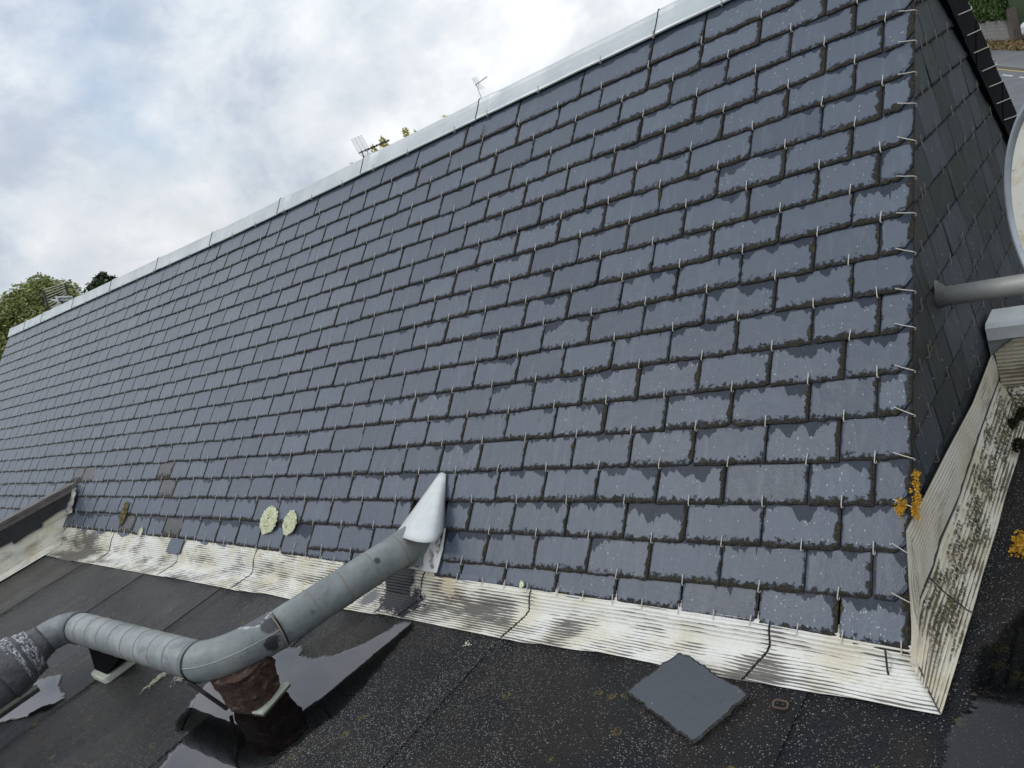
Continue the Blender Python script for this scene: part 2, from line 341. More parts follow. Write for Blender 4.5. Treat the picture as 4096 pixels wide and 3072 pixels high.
main = MB(); mossies = []
hooks = []                          # (u, v, h, roll)
CUTX = (-.445, -.248)               # opening where the duct enters
special = {(0, -20): 1, (0, -13): 1, (-1, -13): 1, (0, -19): 1, (-3, -15): 1, (-3, -12): 1}
def row_joints(r):
    half = (r % 2 == 0)
    js = [(-38 + k + (.5 if half else 0)) for k in range(0, 44)]
    js = [q for q in js if q > -37.4 and q < 5.05]
    if half: js = [q for q in js if q <= 4.6] + [5.42]
    else: js = [q for q in js if q <= 5.01] + [5.77]
    return [-37.7] + js + [6.14]
for r in range(-9, 15):
    rg = random.Random(100 + r)
    js = row_joints(r)
    if r == 14:                     # wider, uneven slates below the ridge
        js = [-37.7]; x = -37.2
        while x < 5.4: js.append(x); x += rg.choice([.85, 1.0, 1.25, 1.5, 1.6])
        js.append(6.14)
    jit = [0] + [rg.gauss(0, .0035) for _ in js[2:]] + [0]
    for i in range(len(js) - 1):
        u0, u1 = js[i] * W + jit[i], js[i + 1] * W + jit[i + 1]
        jc = (js[i] + js[i + 1]) / 2
        if r < -3 and -20.8 < jc < (-5.0 if r == -4 else 99): continue
        if r < -4 and jc > -20.8: continue
        pieces = [(u0, u1)]
        if r <= -1:
            pieces = []
            lo, hi = CUTX if r <= -2 else (9, 9)
            if r <= -1 and u1 > lo and u0 < hi:
                if u0 < lo - .02: pieces.append((u0, lo))
                if u1 > hi + .02: pieces.append((hi, u1))
            else: pieces = [(u0, u1)]
        for (a0, a1) in pieces:
            gap_ = .0016 + abs(rg.gauss(0, .0009)); a0g, a1g = a0 + gap_, a1 - gap_
            if a1g - a0g < .02: continue
            vb = r * G
            if r == -4: vb = eave_v((a0 + a1) / 2)
            if r == -3 and jc < -5.0: vb = min(vb, eave_v((a0 + a1) / 2) + .003)
            dv, dh, rot = rg.gauss(0, .0016), abs(rg.gauss(0, .0010)), rg.gauss(0, .004)
            if r == 14: dv += rg.gauss(0, .003); dh += .001
            if jc < -5: rot += rg.gauss(0, .004)
            wdg = 0
            if r == -4: wdg = eave_v(a1) - eave_v(a0)
            L = .235 if r > -4 else (-4 * G + .225 - vb)
            if r == 14: L = 1.75 * G
            def place(a, b, h, u=a0g, vb=vb + dv, dh=dh, rot=rot, r=r):
                uu = u + a; v = vb + b + rot * (a - .1)
                hb = h + dh * (1 - b / G) + .0004 * (b / G)
                if r == -4: hb = .0062 * (1 - ((vb + b) + 4 * G) / G) * .9 + .001 - (0 if h > -1 else 0) + (h - .0062 * (1 - b / G))
                return rp(uu, stretch(uu, v), hb)
            cut = (.034, .036) if (i == len(js) - 2 and r > -4 and rg.random() < .93 and r != 14) else None
            key = (r, round(jc - .01))
            dst = main
            if key in special: dst = MB(); mossies.append(dst)
            add_slate(dst, a1g - a0g, L, place, seed=r * 1000 + i * 7 + int(a0 * 50), cut=cut, detail=1 if a1 > -6 else 0, rid=rg.random() * .999 + r * 0, wedge=wdg)
    # hooks at the lower edge of this course, over the joints of the course below
    hj = row_joints(r - 1)[1:-1]
    if r == -3: hj = row_joints(-4)[1:-1]
    for q in hj:
        u = q * W + rg.gauss(0, .003)
        if r < -3 and q > -20.8: continue
        if r <= -1 and -.47 < u < -.20: continue
        if r == 0 and -.36 < u < -.28: u = -.255
        hooks.append((u, r * G if r > -9 else r * G, .0062, rg.gauss(0, .05)))
for k in range(-40, 13):            # closer hooks along the eaves
    u = k * .5 * W + rnd.gauss(0, .006)
    if -.47 < u < -.20: continue
    if u < -20 * W or (u < -5 * W and k % 2 and rnd.random() < .4): continue
    hooks.append((u, eave_v(u), .006, rnd.gauss(0, .08)))
for j in (-37.0, -35.6, -34.2, -33, -31.6, -30.3, -29, -27.4, -26, -24.6, -23.1, -21.9, -20.4, -18.9, -17.5, -16, -14.3, -13, -11.6, -10, -8.6, -7.2, -5.9, -4.6, -3.0, -2.0, -.6, .9, 2.02, 3.3):
    hooks.append((j * W, 15.18 * G, .014, rnd.gauss(0, .05)))
cov = main.build('slate_covering', M['slate'], house)
for q_ in mossies: q_.build('mossy_slate', M['mossy'], house)['label'] = 'slate covered in brown moss'
# decking below the slates, back slope, walls
core = MB()
core.prism([rp(XL + .02, -9.2 * G, -.012), rp(XL + .02, stretch(XL, VR) - .02, -.02), (XL + .02, 2 * YR + 1.2, -1.35 + .1), (XL + .02, 2 * YR + 1.2, -3.5), (XL + .02, rp(0, -9.2 * G)[1], -3.5)], (-20.9 * W - XL - .02, 0, 0))
core.prism([rp(-20.9 * W, -3.9 * G, -.012), rp(-20.9 * W, VR - .01, -.015), (-20.9 * W, 2 * YR + 1.2, -1.35 + .1), (-20.9 * W, 2 * YR + 1.2, -3.5), (-20.9 * W, rp(0, -3.9 * G)[1], -3.5)], (20.9 * W + XV - .022, 0, 0))
core.build('roof_boarding', M['under'], house)
back = MB()
for r in range(0, 30):
    vb = VR - .02 - (r + 1) * G
    y0 = YR + (VR - vb) * CP; z0 = 2 * ZR - ZR - (VR - vb) * SP
    yb, zb = YR + (r + 1) * G * CP, ZR - (r + 1) * G * SP; yt, zt = YR + r * G * CP, ZR - r * G * SP
    back.prism([(XL, yb, zb - .004), (XL, yb + .003, zb + .006), (XL, yt - .003, zt + .003), (XL, yt, zt - .008)], (XV - XL, 0, 0))
back.build('back_slope', M['slate'], house)

# zinc ridge, in lapped sheets
zj = [6.6, 2.05, -2.34, -6.41, -10.36, -14.51, -18.7, -23.2, -27.7, -32.1, -34.9, -37.75]
for k, (b, a) in enumerate(zip(zj, zj[1:])):
    u0, u1 = a * W, b * W; mb = MB(); P = []
    n = 14; up_ = .0045
    for i in range(n + 1):
        u = u0 + (u1 - u0) * i / n
        e = 0.0
        if i == n: e = .0
        if i <= 1: e = up_ if k < 99 else 0
        wv = fn((u, 0, 0), 6) * .002
        prof = [(15.24, .004), (15.205, .0085), (15.23, .013), (15.30, .0145), (15.6, .016), (15.9, .019), (16.06, .022)]
        skew = .018
        row = []
        for (kv, h) in prof:
            uu = u + (skew * (kv - 15.2) if i in (0, n) or True else 0)
            row.append(rp(uu, stretch(u, kv * G), h + e * (.4 + (kv - 15.2)) + wv))
        top = row[-1]
        row.append((top[0], top[1] + .012, top[2] + .004)); row.append((top[0], top[1] + .03, top[2] - .006)); row.append((top[0], top[1] + .12, top[2] - .10))
        P.append(row)
    mb.grid(P)
    o = mb.build('ridge_flashing', M['zinc'], house, smooth=False)
    s_ = MB()                        # dark lapped seam
    if k < len(zj) - 2:
        s_.tube([np.array(p) + np.array((0, 0, .0012)) for p in P[0][2:9]], .0021, 6)
        s_.build('seam', M['under'], o)

# hooks: one wire shape in roof axes
def hook_path(): return [(0, .004, -.009), (0, -.004, -.0085), (0, -.0072, -.004), (0, -.0062, .0022), (0, -.001, .0036), (0, .009, .0030), (.0006, .019, .0034), (.0008, .0235, .0046)]
hm = MB(); hm.tube(hook_path(), .0014, 6)
proto = hm.build('slate_hook', M['hook'], house); hook_me = proto.data
V0 = np.array(hm.v)
me2 = bpy.data.meshes.new('slate_hook'); me2.from_pydata(V0.tolist(), [], hm.f); me2.materials.append(M['hook']); me2.update()
bpy.data.objects.remove(proto)
RX = Matrix.Rotation(PITCH, 4, 'X')
def campos(p): return RW.T @ (np.array(p) - CAM)
def size_key(h):
    c = campos(rp(h[0], stretch(h[0], h[1]), 0)); x = FPX * c[0] / c[2] + 2048; y = FPX * c[1] / c[2] + 1536
    vis = -20 < x < 4110 and -20 < y < 3090
    return c[2] if vis else 1e3 + c[2]
hooks = [h for h in hooks if size_key(h) < 1e3 or h[0] < -6]
hooks.sort(key=size_key)
ho = Vector(house['_o']); far = MB()
for i, h in enumerate(hooks):
    loc = Vector(rp(h[0], stretch(h[0], h[1]), h[2])); mtx = Matrix.Translation(loc) @ RX @ Matrix.Rotation(h[3], 4, 'Z')
    if i < 100:
        o = bpy.data.objects.new('slate_hook', me2); COL.objects.link(o); o.parent = house; o.matrix_local = Matrix.Translation(-ho) @ mtx
    else:
        b = len(far.v); far.v.extend([tuple(mtx @ Vector(v)) for v in hm.v])
        for f_ in hm.f: far.face([b + q for q in f_])
fo = far.build('slate_hooks', M['hook'], house); fo['kind'] = 'stuff'; fo['label'] = 'the smaller pale wire hooks over the rest of the slope'
# hooks lying across the verge
for r in range(-3, 13):
    u = XV; v = r * G - .004 + rnd.gauss(0, .005); a = rnd.gauss(.42, .12)
    mb = MB(); L_ = .040
    mb.tube([rp(u - L_, v + L_ * a, .0105), rp(u - L_ * .5, v + L_ * a * .5, .0095), rp(u + .002, v, .0095), rp(u + .006, v - .001, .004), rp(u + .005, v - .001, -.004), rp(u - .001, v, -.008)], .0013, 6)
    mb.build('verge_hook', M['hook'], house)

# dark slated gable
gab = MB(); XG = XV - .010
def yfront(z): return z
def yback(z): return 2 * YR - z + .0
m0 = -4
wall_hooks = []
for m in range(m0, 11):
    z0 = .0115 + .1155 * m; rg = random.Random(500 + m)
    y = rg.uniform(-.1, .05) + z0 - .15
    while y < 2.6:
        wd = rg.choice([.13, .16, .20, .22, .22, .235]); ya, yb = y, y + wd; y = yb
        lo, hi = yfront(z0) - .005, yback(z0) - .0
        # clip by the verges (a piece is kept where it lies under both slopes)
        pa, pb = max(ya, lo), min(yb, hi)
        if pb - pa < .03: continue
        top_ = .235
        zt = min(top_, max(.03, min(2 * YR - pb, 9) - z0)) if False else top_
        rotz = rg.gauss(0, .006); dx = abs(rg.gauss(0, .0018))
        def pl(a, b, h, pa=pa, z0=z0, rotz=rotz, dx=dx):
            yy = pa + .0015 + a; zz_ = z0 + b + rotz * (a - .1)
            yy2 = max(min(yy, 2 * YR - zz_ - .004), zz_ + .006) if zz_ < ZR - .01 else YR
            return (XG - .0045 + h * .85 + dx * (1 - b / G), yy2, min(zz_, ZR - .012))
        add_slate(gab, pb - pa - .003, top_, pl, T=.0055, seed=m * 77 + int(pa * 1000), rid=rg.random(), jag=.8)
        if pa > ya - .001 or True:
            wall_hooks.append((pa + rg.gauss(0, .004) + .11, z0)); 
            if rg.random() < .10: wall_hooks.append((pa + .135, z0 + .003))
gab.build('gable_cladding', M['wallslate'], house)
# wall hooks as parts: only where the photograph can show them
RG = Matrix(((0, 0, 1, 0), (1, 0, 0, 0), (0, 1, 0, 0), (0, 0, 0, 1)))   # local x->Y, y->Z, z->X
me3 = bpy.data.meshes.new('wall_hook'); me3.from_pydata(V0.tolist(), [], hm.f); me3.materials.append(M['hookdull']); me3.update()
wh = [h for h in wall_hooks if h[0] > h[1] + .05 and not (h[1] < -.05 and h[0] < .1) and h[0] < 2 * YR - h[1] - .12 and h[1] > -.16]
for (y, z) in wh[:100]:
    o = bpy.data.objects.new('wall_hook', me3); COL.objects.link(o); o.parent = house
    o.matrix_local = Matrix.Translation(-ho) @ Matrix.Translation((XG + .001 + .0015, y, z)) @ RG @ Matrix.Rotation(rnd.gauss(0, .12), 4, 'Z') @ Matrix.Scale(1.12, 4)
# black slate strip down the far verge, wires round it
bs = MB(); s0 = -.25; k = 0
dirv = np.array((0, .682, -.731)); nrm = np.array((0, .731, .682))
apex = np.array((XG, YR, ZR))
while s0 < 1.75:
    L_ = rnd.uniform(.15, .19); p0 = apex + dirv * s0 + nrm * .035; w2 = .205 + rnd.gauss(0, .004); ex = .012 + .003 * (k % 2)
    q = [p0 - nrm * w2, p0 - nrm * w2 * .5 - dirv * .008, p0 - dirv * .002, p0 + dirv * (L_ + .02), p0 + dirv * (L_ + .014) - nrm * w2 * .5, p0 + dirv * (L_ + .02) - nrm * w2]
    bs.prism(q, (ex, 0, 0)); s0 += L_; k += 1
bs.build('verge_strip', M['black'], house)
wp_pairs = [((3833, 60), (3887, 37)), ((3869, 142), (3922, 118)), ((3896, 212), (3952, 188)), ((3929, 285), (3986, 260)), ((3957, 348), (4010, 326)), ((3987, 415), (4040, 393)), ((4017, 480), (4068, 462)), ((4046, 545), (4094, 522)), ((4074, 608), (4120, 588))]
for i, (q0, q1) in enumerate(wp_pairs):
    q = hit(*q0, (1, 0, 0), (XG + .017, 0, 0)); p = hit(*q1, (1, 0, 0), (XG + .017, 0, 0)); d_ = (p - q) / np.linalg.norm(p - q)
    mb = MB(); mb.tube([q, (p + q) / 2 + np.array((.003, 0, 0)), p, p + d_ * .012 + nrm * .004 - np.array((.002, 0, 0)), p + d_ * .018 + np.array((-.004, 0, .012)), p + np.array((-.006, .004, .022)), p + np.array((-.012, -.008, .022))], .0017, 6)
    mb.build('verge_wire', M['hook'], house)

# ================================================================== FLAT ROOF
def felt_mat():
    t = NT('mineral_felt'); P = t.obj(); X = t.n('ShaderNodeSeparateXYZ'); t.l(P, X.inputs[0])
    nb = t.noise(P, 3.2, 4, .5, .6); ns = t.noise(t.map(P, (3.2, .9, 1)), 1.6, 4, .55, .5); n4 = t.noise(P, 160, 3, .6); n5 = t.noise(P, 420, 2, .5)
    base = t.mix(t.st(nb, .4, .62), (.010, .011, .014), (.021, .018, .016))
    vo = t.vor(P, 230); vc = t.n('ShaderNodeSeparateColor'); t.l(vo.outputs['Color'], vc.inputs[0])
    # chippings show where the surface has worn, along the laps
    lapd = t.m('MULTIPLY', t.m('ABSOLUTE', t.m('SUBTRACT', t.m('ADD', X.outputs[0], t.m('MULTIPLY', t.m('SUBTRACT', nb, .5), .25)), .30)), 3.2)
    worn = t.m('ADD', t.m('MULTIPLY', t.m('SUBTRACT', 1, t.m('MINIMUM', lapd, 1)), .40), t.m('MULTIPLY', t.st(ns, .40, .70), .34))
    right = t.st(X.outputs[0], -1.9, -.1)
    worn = t.m('MULTIPLY', t.m('ADD', worn, .12), t.m('ADD', t.m('MULTIPLY', right, 1.0), .22))
    sp = t.m('MULTIPLY', t.m('LESS_THAN', vc.outputs[0], worn), t.m('LESS_THAN', vo.outputs['Distance'], t.m('ADD', .20, t.m('MULTIPLY', vc.outputs[1], .26))))
    gcol = t.mix(vc.outputs[2], (.11, .105, .095), (.30, .29, .26))
    c = t.mix(sp, base, gcol)
    v2 = t.vor(P, 26); v2c = t.n('ShaderNodeSeparateColor'); t.l(v2.outputs['Color'], v2c.inputs[0])
    mossm = t.m('MULTIPLY', t.m('MULTIPLY', t.m('LESS_THAN', v2c.outputs[0], .07), t.m('LESS_THAN', v2.outputs['Distance'], .38)), t.st(n4, .46, .60))
    c = t.mix(mossm, c, (.13, .105, .028))
    rough = t.m('ADD', .24, t.m('MULTIPLY', t.st(ns, .35, .65), .20)); rough = t.m('ADD', rough, t.m('MULTIPLY', sp, .3))
    gr = t.m('ADD', t.m('MULTIPLY', vo.outputs['Distance'], -.8), t.m('ADD', t.m('MULTIPLY', n4, .9), t.m('MULTIPLY', n5, .5)))
    left = t.m('SUBTRACT', 1, t.st(X.outputs[0], -.9, .3))
    n6 = t.noise(P, 62, 3, .6); wf = t.st(t.noise(t.map(P, (3.6, 1.0, 1)), 1.1, 5, .6, .8), .44, .58)
    rough = t.m('SUBTRACT', rough, t.m('MULTIPLY', t.m('MULTIPLY', wf, left), .16))
    nrm_ = t.bump(t.m('ADD', gr, t.m('MULTIPLY', n6, 1.6)), .85, .007)
    return t.fin(c, rough, nrm_, spec=t.m('ADD', .28, t.m('MULTIPLY', left, .42)))
M['felt'] = felt_mat()
felt = MB(); laps = [-4.5, -3.51, -2.56, -1.645, -.70, .195, 1.158, 2.1, 3.05, 4.0, 5.0]
def deckz(x, y): return ZD + .0035 * fn((x, y), 1.6) - .002
for a, b in zip(laps, laps[1:]):
    nx, ny = 10, 52; y0, y1 = -5.2, -.25 if b < 1.2 else 1.0
    if a >= 1.1: y1 = 1.0
    P = []; uvs = []
    for i in range(ny + 1):
        y = y0 + (y1 - y0) * i / ny
        P.append([(a + (b - a) * k / nx + .004 * fn((0, y), 2, a), y, deckz(a + (b - a) * k / nx, y) + .0034 * (k / nx) + (0 if k else -.0)) for k in range(nx + 1)])
    felt.grid(P)
    # exposed edge of the lap
    e = [r_[nx] for r_ in P]; felt.grid([[p, (p[0] + .0008, p[1], p[2] - .006)] for p in e], flip=True)
slab = MB(); slab.box((-4.5, -5.2, -3.5), (5.0, -.30, ZD - .02)); slab.box((1.30, -.30, -3.5), (5.0, 1.0, ZD - .02))
flat = empty('flat_roof', (0, -2, -3.52), 'flat roof of wet black granular felt below the slates', 'flat roof')
felt.build('roofing_felt', M['felt'], flat)
slab.build('wall', simple('render', (.35, .33, .30), .9), flat)

# ------------------------------------------------------------------ puddles
def water(name, ior, tint):
    tw = NT(name); tr = tw.n('ShaderNodeBsdfTransparent'); gl = tw.n('ShaderNodeBsdfGlossy'); gl.inputs['Roughness'].default_value = .03; gl.inputs['Color'].default_value = (.95, .95, 1, 1)
    fr = tw.n('ShaderNodeFresnel'); fr.inputs[0].default_value = ior; mxs = tw.n('ShaderNodeMixShader')
    tr.inputs[0].default_value = (*tint, 1)
    ux, uy, uu = tw.uv('ab'); mk = tw.st(tw.m('ADD', ux, tw.m('MULTIPLY', tw.m('SUBTRACT', tw.noise(tw.map(tw.obj(), (1, 2.2, 1)), 120, 4, .6), .5), 1.9)), .42, .66)
    tw.l(tw.mix(mk, (1, 1, 1), tint), tr.inputs[0]); tw.l(tw.m('MULTIPLY', fr.outputs[0], mk), mxs.inputs[0]); tw.l(tr.outputs[0], mxs.inputs[1]); tw.l(gl.outputs[0], mxs.inputs[2]); tw.l(mxs.outputs[0], tw.out.inputs[0])
    wnz = tw.noise(tw.obj(), 9, 2, .5); bn = tw.bump(wnz, .03, .01); tw.l(bn, gl.inputs['Normal']); tw.l(bn, fr.inputs['Normal']); return tw
tw = water('puddle_water', 1.8, (.42, .43, .43)); tw2 = water('puddle_water_thin', 1.42, (.55, .56, .56))
def roughline(pts, seg=.008, amp=.007, seed=0, closed=True):
    out = []; n = len(pts)
    for i in range(n if closed else n - 1):
        a, b = np.array(pts[i], float), np.array(pts[(i + 1) % n], float); L = np.linalg.norm(b - a); k = max(1, int(L / seg))
        d = (b - a) / max(L, 1e-6); nr = np.array([-d[1], d[0]])
        for q in range(k):
            p = a + (b - a) * q / k
            w1 = fn((p[0], p[1]), 25, seed) * amp * 1.4 + fn((p[0], p[1]), 90, seed + 5) * amp + fn((p[0], p[1]), 260, seed + 9) * amp * .8
            out.append(tuple(p + nr * w1))
    return out
PUD = [
 [(-2.30, -1.52), (-2.095, -1.325), (-2.075, -1.267), (-2.059, -1.202), (-2.051, -1.161), (-1.961, -1.112), (-1.90, -1.14), (-1.781, -1.171), (-1.692, -1.185), (-1.681, -1.224), (-1.733, -1.259), (-1.755, -1.292), (-1.832, -1.32), (-1.87, -1.344), (-1.918, -1.371), (-2.1, -1.5)],
 [(-.371, -.622), (-.34, -.60), (-.306, -.539), (-.282, -.498), (-.276, -.461), (-.23, -.446), (-.204, -.461), (-.205, -.506), (-.198, -.567), (-.18, -.647), (-.165, -.716), (-.155, -.80), (-.16, -.858), (-.185, -.938), (-.203, -1.034), (-.225, -1.10), (-.28, -1.25), (-.5, -1.35), (-.62, -1.27), (-.640, -1.20), (-.672, -1.118), (-.675, -1.07),
  (-.70, -1.075), (-.757, -1.085), (-.735, -1.10), (-.81, -1.075), (-.85, -1.0), (-.90, -.90), (-.88, -.80), (-.843, -.70), (-.78, -.66), (-.70, -.69), (-.64, -.66), (-.60, -.70), (-.52, -.695), (-.45, -.675)],
 [(1.57, .02), (1.528, -.106), (1.519, -.145), (1.501, -.181), (1.492, -.219), (1.476, -.25), (1.477, -.284), (1.476, -.321), (1.478, -.357), (1.485, -.4), (1.466, -.455), (1.463, -.497), (1.468, -.557), (1.50, -.75), (1.75, -.85), (2.1, -.6), (2.2, -.1), (1.9, .12), (1.7, .08)],
]
for i, p in enumerate(PUD):
    mb = MB(); q = roughline(p, .007, .008, i); c = np.mean(np.array(q), axis=0)
    ar = sum(q[k][0] * q[(k + 1) % len(q)][1] - q[(k + 1) % len(q)][0] * q[k][1] for k in range(len(q)))
    if ar < 0: q = q[::-1]
    n_ = len(q); A = [mb.vert((x, y, ZD + .0052)) for x, y in q]; mb.face(A, [(1, 0)] * n_)
    Q = np.array(q); tn = np.roll(Q, -3, 0) - np.roll(Q, 3, 0); tn /= np.linalg.norm(tn, axis=1)[:, None]; O_ = [mb.vert((x + ty * .022, y - tx * .022, ZD + .0048)) for (x, y), (tx, ty) in zip(q, tn)]
    for k in range(n_): j = (k + 1) % n_; mb.face((A[k], O_[k], O_[j], A[j]), [(1, 0), (0, 0), (0, 0), (1, 0)])
    tag(mb.build('puddle', tw.mat if i < 2 else tw2.mat), kind='structure')

# ------------------------------------------------------------------ flashings of ribbed foil
def ribbed_mat(name, col, dirt, amount, moss=0.0, blobs=(), grime=()):
    """uv ab: (along, across) metres; ribs every RIB"""
    t = NT(name); a, b, u = t.uv('ab'); dn, fl, u2 = t.uv('cd'); P = t.obj()
    n1 = t.noise(P, 7, 5, .6, .4); n2 = t.noise(t.map(u, (14, 60, 1)), 1, 4, .6); n3 = t.noise(P, 130, 3, .6); n4 = t.noise(t.map(u, (5, 14, 1)), 1, 4, .55)
    ph = t.m('FRACT', t.m('DIVIDE', b, .0105)); gr = t.m('ABSOLUTE', t.m('SUBTRACT', ph, .5))     # .5 in the groove
    wd = t.m('ADD', t.m('MULTIPLY', t.m('SUBTRACT', n4, .5), 1.5), t.m('MULTIPLY', t.m('SUBTRACT', n2, .5), .55))
    th = t.m('SUBTRACT', t.m('SUBTRACT', .56 - amount, wd), t.m('MULTIPLY', dn, .20))
    for (ctr, rad, amt) in grime:
        x = t.n('ShaderNodeVectorMath', operation='DISTANCE'); t.l(P, x.inputs[0]); x.inputs[1].default_value = ctr
        th = t.m('SUBTRACT', th, t.m('MULTIPLY', t.m('SUBTRACT', 1, t.st(x.outputs['Value'], rad * .25, rad)), amt))
    line = t.m('MULTIPLY', t.m('SUBTRACT', gr, th), 9, clamp=True)
    cc = t.mix(t.m('MULTIPLY', t.st(n1, .42, .66), .75), col, tuple(c * f for c, f in zip(col, (.84, .78, .64))))
    cc = t.mix(t.m('MULTIPLY', t.st(n3, .5, .7), .22), cc, tuple(c * .55 for c in col))
    c = t.mix(t.m('MULTIPLY', line, .9), cc, dirt)
    if moss:
        dnc = t.m('SUBTRACT', 1, t.m('MULTIPLY', t.m('ABSOLUTE', t.m('SUBTRACT', dn, .45)), 2.2)); mm = t.m('MULTIPLY', t.st(t.m('ADD', t.m('ADD', t.noise(t.map(u, (9, 34, 1)), 1, 5, .68), t.m('MULTIPLY', dnc, .16)), t.m('MULTIPLY', gr, .16)), .555, .665), t.st(n3, .34, .54)); mm = t.m('MULTIPLY', mm, t.st(a, -.34, -.20))
        c = t.mix(mm, c, t.mix(t.st(n2, .4, .6), (.030, .026, .018), (.085, .078, .035)))
    for (ctr, rad, colb, amp) in blobs:
        f_ = t.blob(P, ctr, rad, t.noise(P, 38, 4, .65), amp, 50); c = t.mix(f_, c, colb)
    bm = t.bump(t.m('ADD', t.m('MULTIPLY', n3, .5), t.noise(P, 22, 4, .6)), .35, .004)
    return t.fin(c, .48, bm, spec=.4)
WHITE = (.70, .69, .635)
XO = -.2
def ribbed(mb, path_pts, profile, wav=.004, base=0, dnf=None):
    """path_pts: list of (origin, along_t); profile(i)-> list of 3D pts; kept simple: rows built by caller"""
FOLDY = -.325
def main_flash(x0, x1, name, mat, parent, sx=.0, seam_r=0.0, seam_l=0.0):
    nu = max(4, int((x1 - x0) / .02)); mb = MB(); P = []; UV = []
    step = .00175
    for i in range(nu + 1):
        tt = i / nu; row = []; uvr = []
        x = x0 + (x1 - x0) * tt
        ev = eave_v(x) + .035
        fold_v = (ZD + .012) / SP; n_up = int((ev - fold_v) / step); outw = .115 + .012 * fn((x, 0), 2.2)
        bul = .006 * (fn((x, 0), 1.7, 3) + .4)
        d = 0
        n_dn = int(outw / step); N = 62; M_ = 66
        for k in range(N + 1):            # upper part, on the slope
            s = k / N; v = ev + (fold_v - ev) * s; dist = (ev - fold_v) * s
            rib = .0014 * math.cos(2 * math.pi * dist / .0105)
            h = -.004 + (.009 + bul) * math.sin(math.pi * min(1, s)) ** 2 * .8 + .004 * s + rib
            p = rp(x, v, h + .0); slant = -.0
            row.append(p); uvr.append((x, dist)); d = dist
        last = np.array(row[-1]); 
        for k in range(1, M_ + 1):
            s = k / M_; dd = outw * s; rib = .0014 * math.cos(2 * math.pi * (d + dd) / .0105)
            soft = math.exp(-dd / .012)
            z = deckz(x, last[1] - dd) + .0055 + (last[2] - deckz(x, last[1]) - .0055) * soft * (1 if dd < .06 else soft) + rib + .005 * (fn((x, dd), 7, 2) + .3) * (1 - s) + .0016 * fn((x, dd), 24, 6)
            sk = -(.25 * dd) if x1 < 1.3 else dd * (-.25 + .76 * tt)               # seams lean away on the flat part
            row.append((x + sk * (1 - 0), last[1] - dd, z)); uvr.append((x, d + dd))
        P.append(row); UV.append(uvr)
    mb.grid(P, UV)
    for k_, f_ in enumerate(mb.f):
        pass
    # 'cd' x: how far down (more dirt lower down)
    mb.uv2 = [(min(1, max(0, b / .22)), 0) for a, b in mb.uv]
    o = mb.build(name, mat, parent, smooth=False)
    # seam line at the right end
    if seam_r:
        s_ = MB(); e = P[-1]; s_.tube([(p[0], p[1], p[2] + .0012) for p in e[6::4]], .0019, 5); s_.build('lap_seam', M['tar'], o)
    return o
fo_ = np.array((0, FOLDY, ZD))
flashing = empty('eaves_flashing', (0, -.35, ZD), 'cream white ribbed flashing strip folded from under the slates onto the black flat roof', 'flashing')
def lc(p): return tuple(np.array(p) - np.array(flashing['_o']))
tarblobs = [(lc(hz_(1640, 2420, ZD)), .07, (.018, .018, .024), .16), (lc(hroof(1600, 2330)), .10, (.018, .018, .024), .11), (lc(hz_(1590, 2400, ZD)), .085, (.018, .018, .024), .16), (lc(hz_(1480, 2395, ZD)), .05, (.16, .16, .17), .04), (lc(hroof(1400, 2275)), .060, (.02, .02, .026), .10), (lc(hroof(1470, 2290)), .05, (.02, .02, .026), .10)]
stainb = [(lc(hroof(1800, 2330)), .05, (.52, .45, .32), .12)]
grl = [(lc(hz_(330, 2205, ZD)), .42, .45), (lc(hz_(520, 2230, ZD)), .25, .3)]
grt = [(lc(hz_(x, y, ZD)), .10, .36) for x, y in ((1760, 2410), (1840, 2430), (1930, 2450), (2010, 2470))]
grr = [(lc(hz_(3020, 2700, ZD)), .10, .35), (lc(hz_(2250, 2540, ZD)), .08, .35), (lc(hz_(1050, 2330, ZD)), .12, .3)]
DIRT = (.060, .052, .045)
fm = ribbed_mat('ribbed_foil', WHITE, DIRT, .06, grime=grr)
fm_l = ribbed_mat('ribbed_foil_left', (.66, .64, .54), DIRT, .08, grime=grl)
fm_t = ribbed_mat('ribbed_foil_tarred', (.69, .67, .59), DIRT, .10, blobs=tarblobs + stainb, grime=grt)
fx = [(-4.30, -3.36, fm_l), (-3.36, -2.36, fm), (-2.36, -1.53, fm), (-1.53, -.30, fm_t), (-.30, .232, fm_t), (.232, 1.03, fm), (1.03, 1.372, fm)]
for i, (a, b, m_) in enumerate(fx):
    main_flash(a, b - .003, 'flashing_strip', m_, flashing, seam_r=1 if i < 6 else 0)

sm = MB(); sm.tube([(1.372, -.338, ZD + .028), (1.385, -.36, ZD + .016), (1.405, -.40, ZD + .012), (1.428, -.437, ZD + .010)], .0014, 5)
q0, q1, q2 = hroof(3541, 2600, .012), hroof(3550, 2680, .014), hroof(3562, 2742, .012); sm.tube([q0, q1, q2], .0024, 5); sm.build('mitre_seam', M['tar'], flashing)
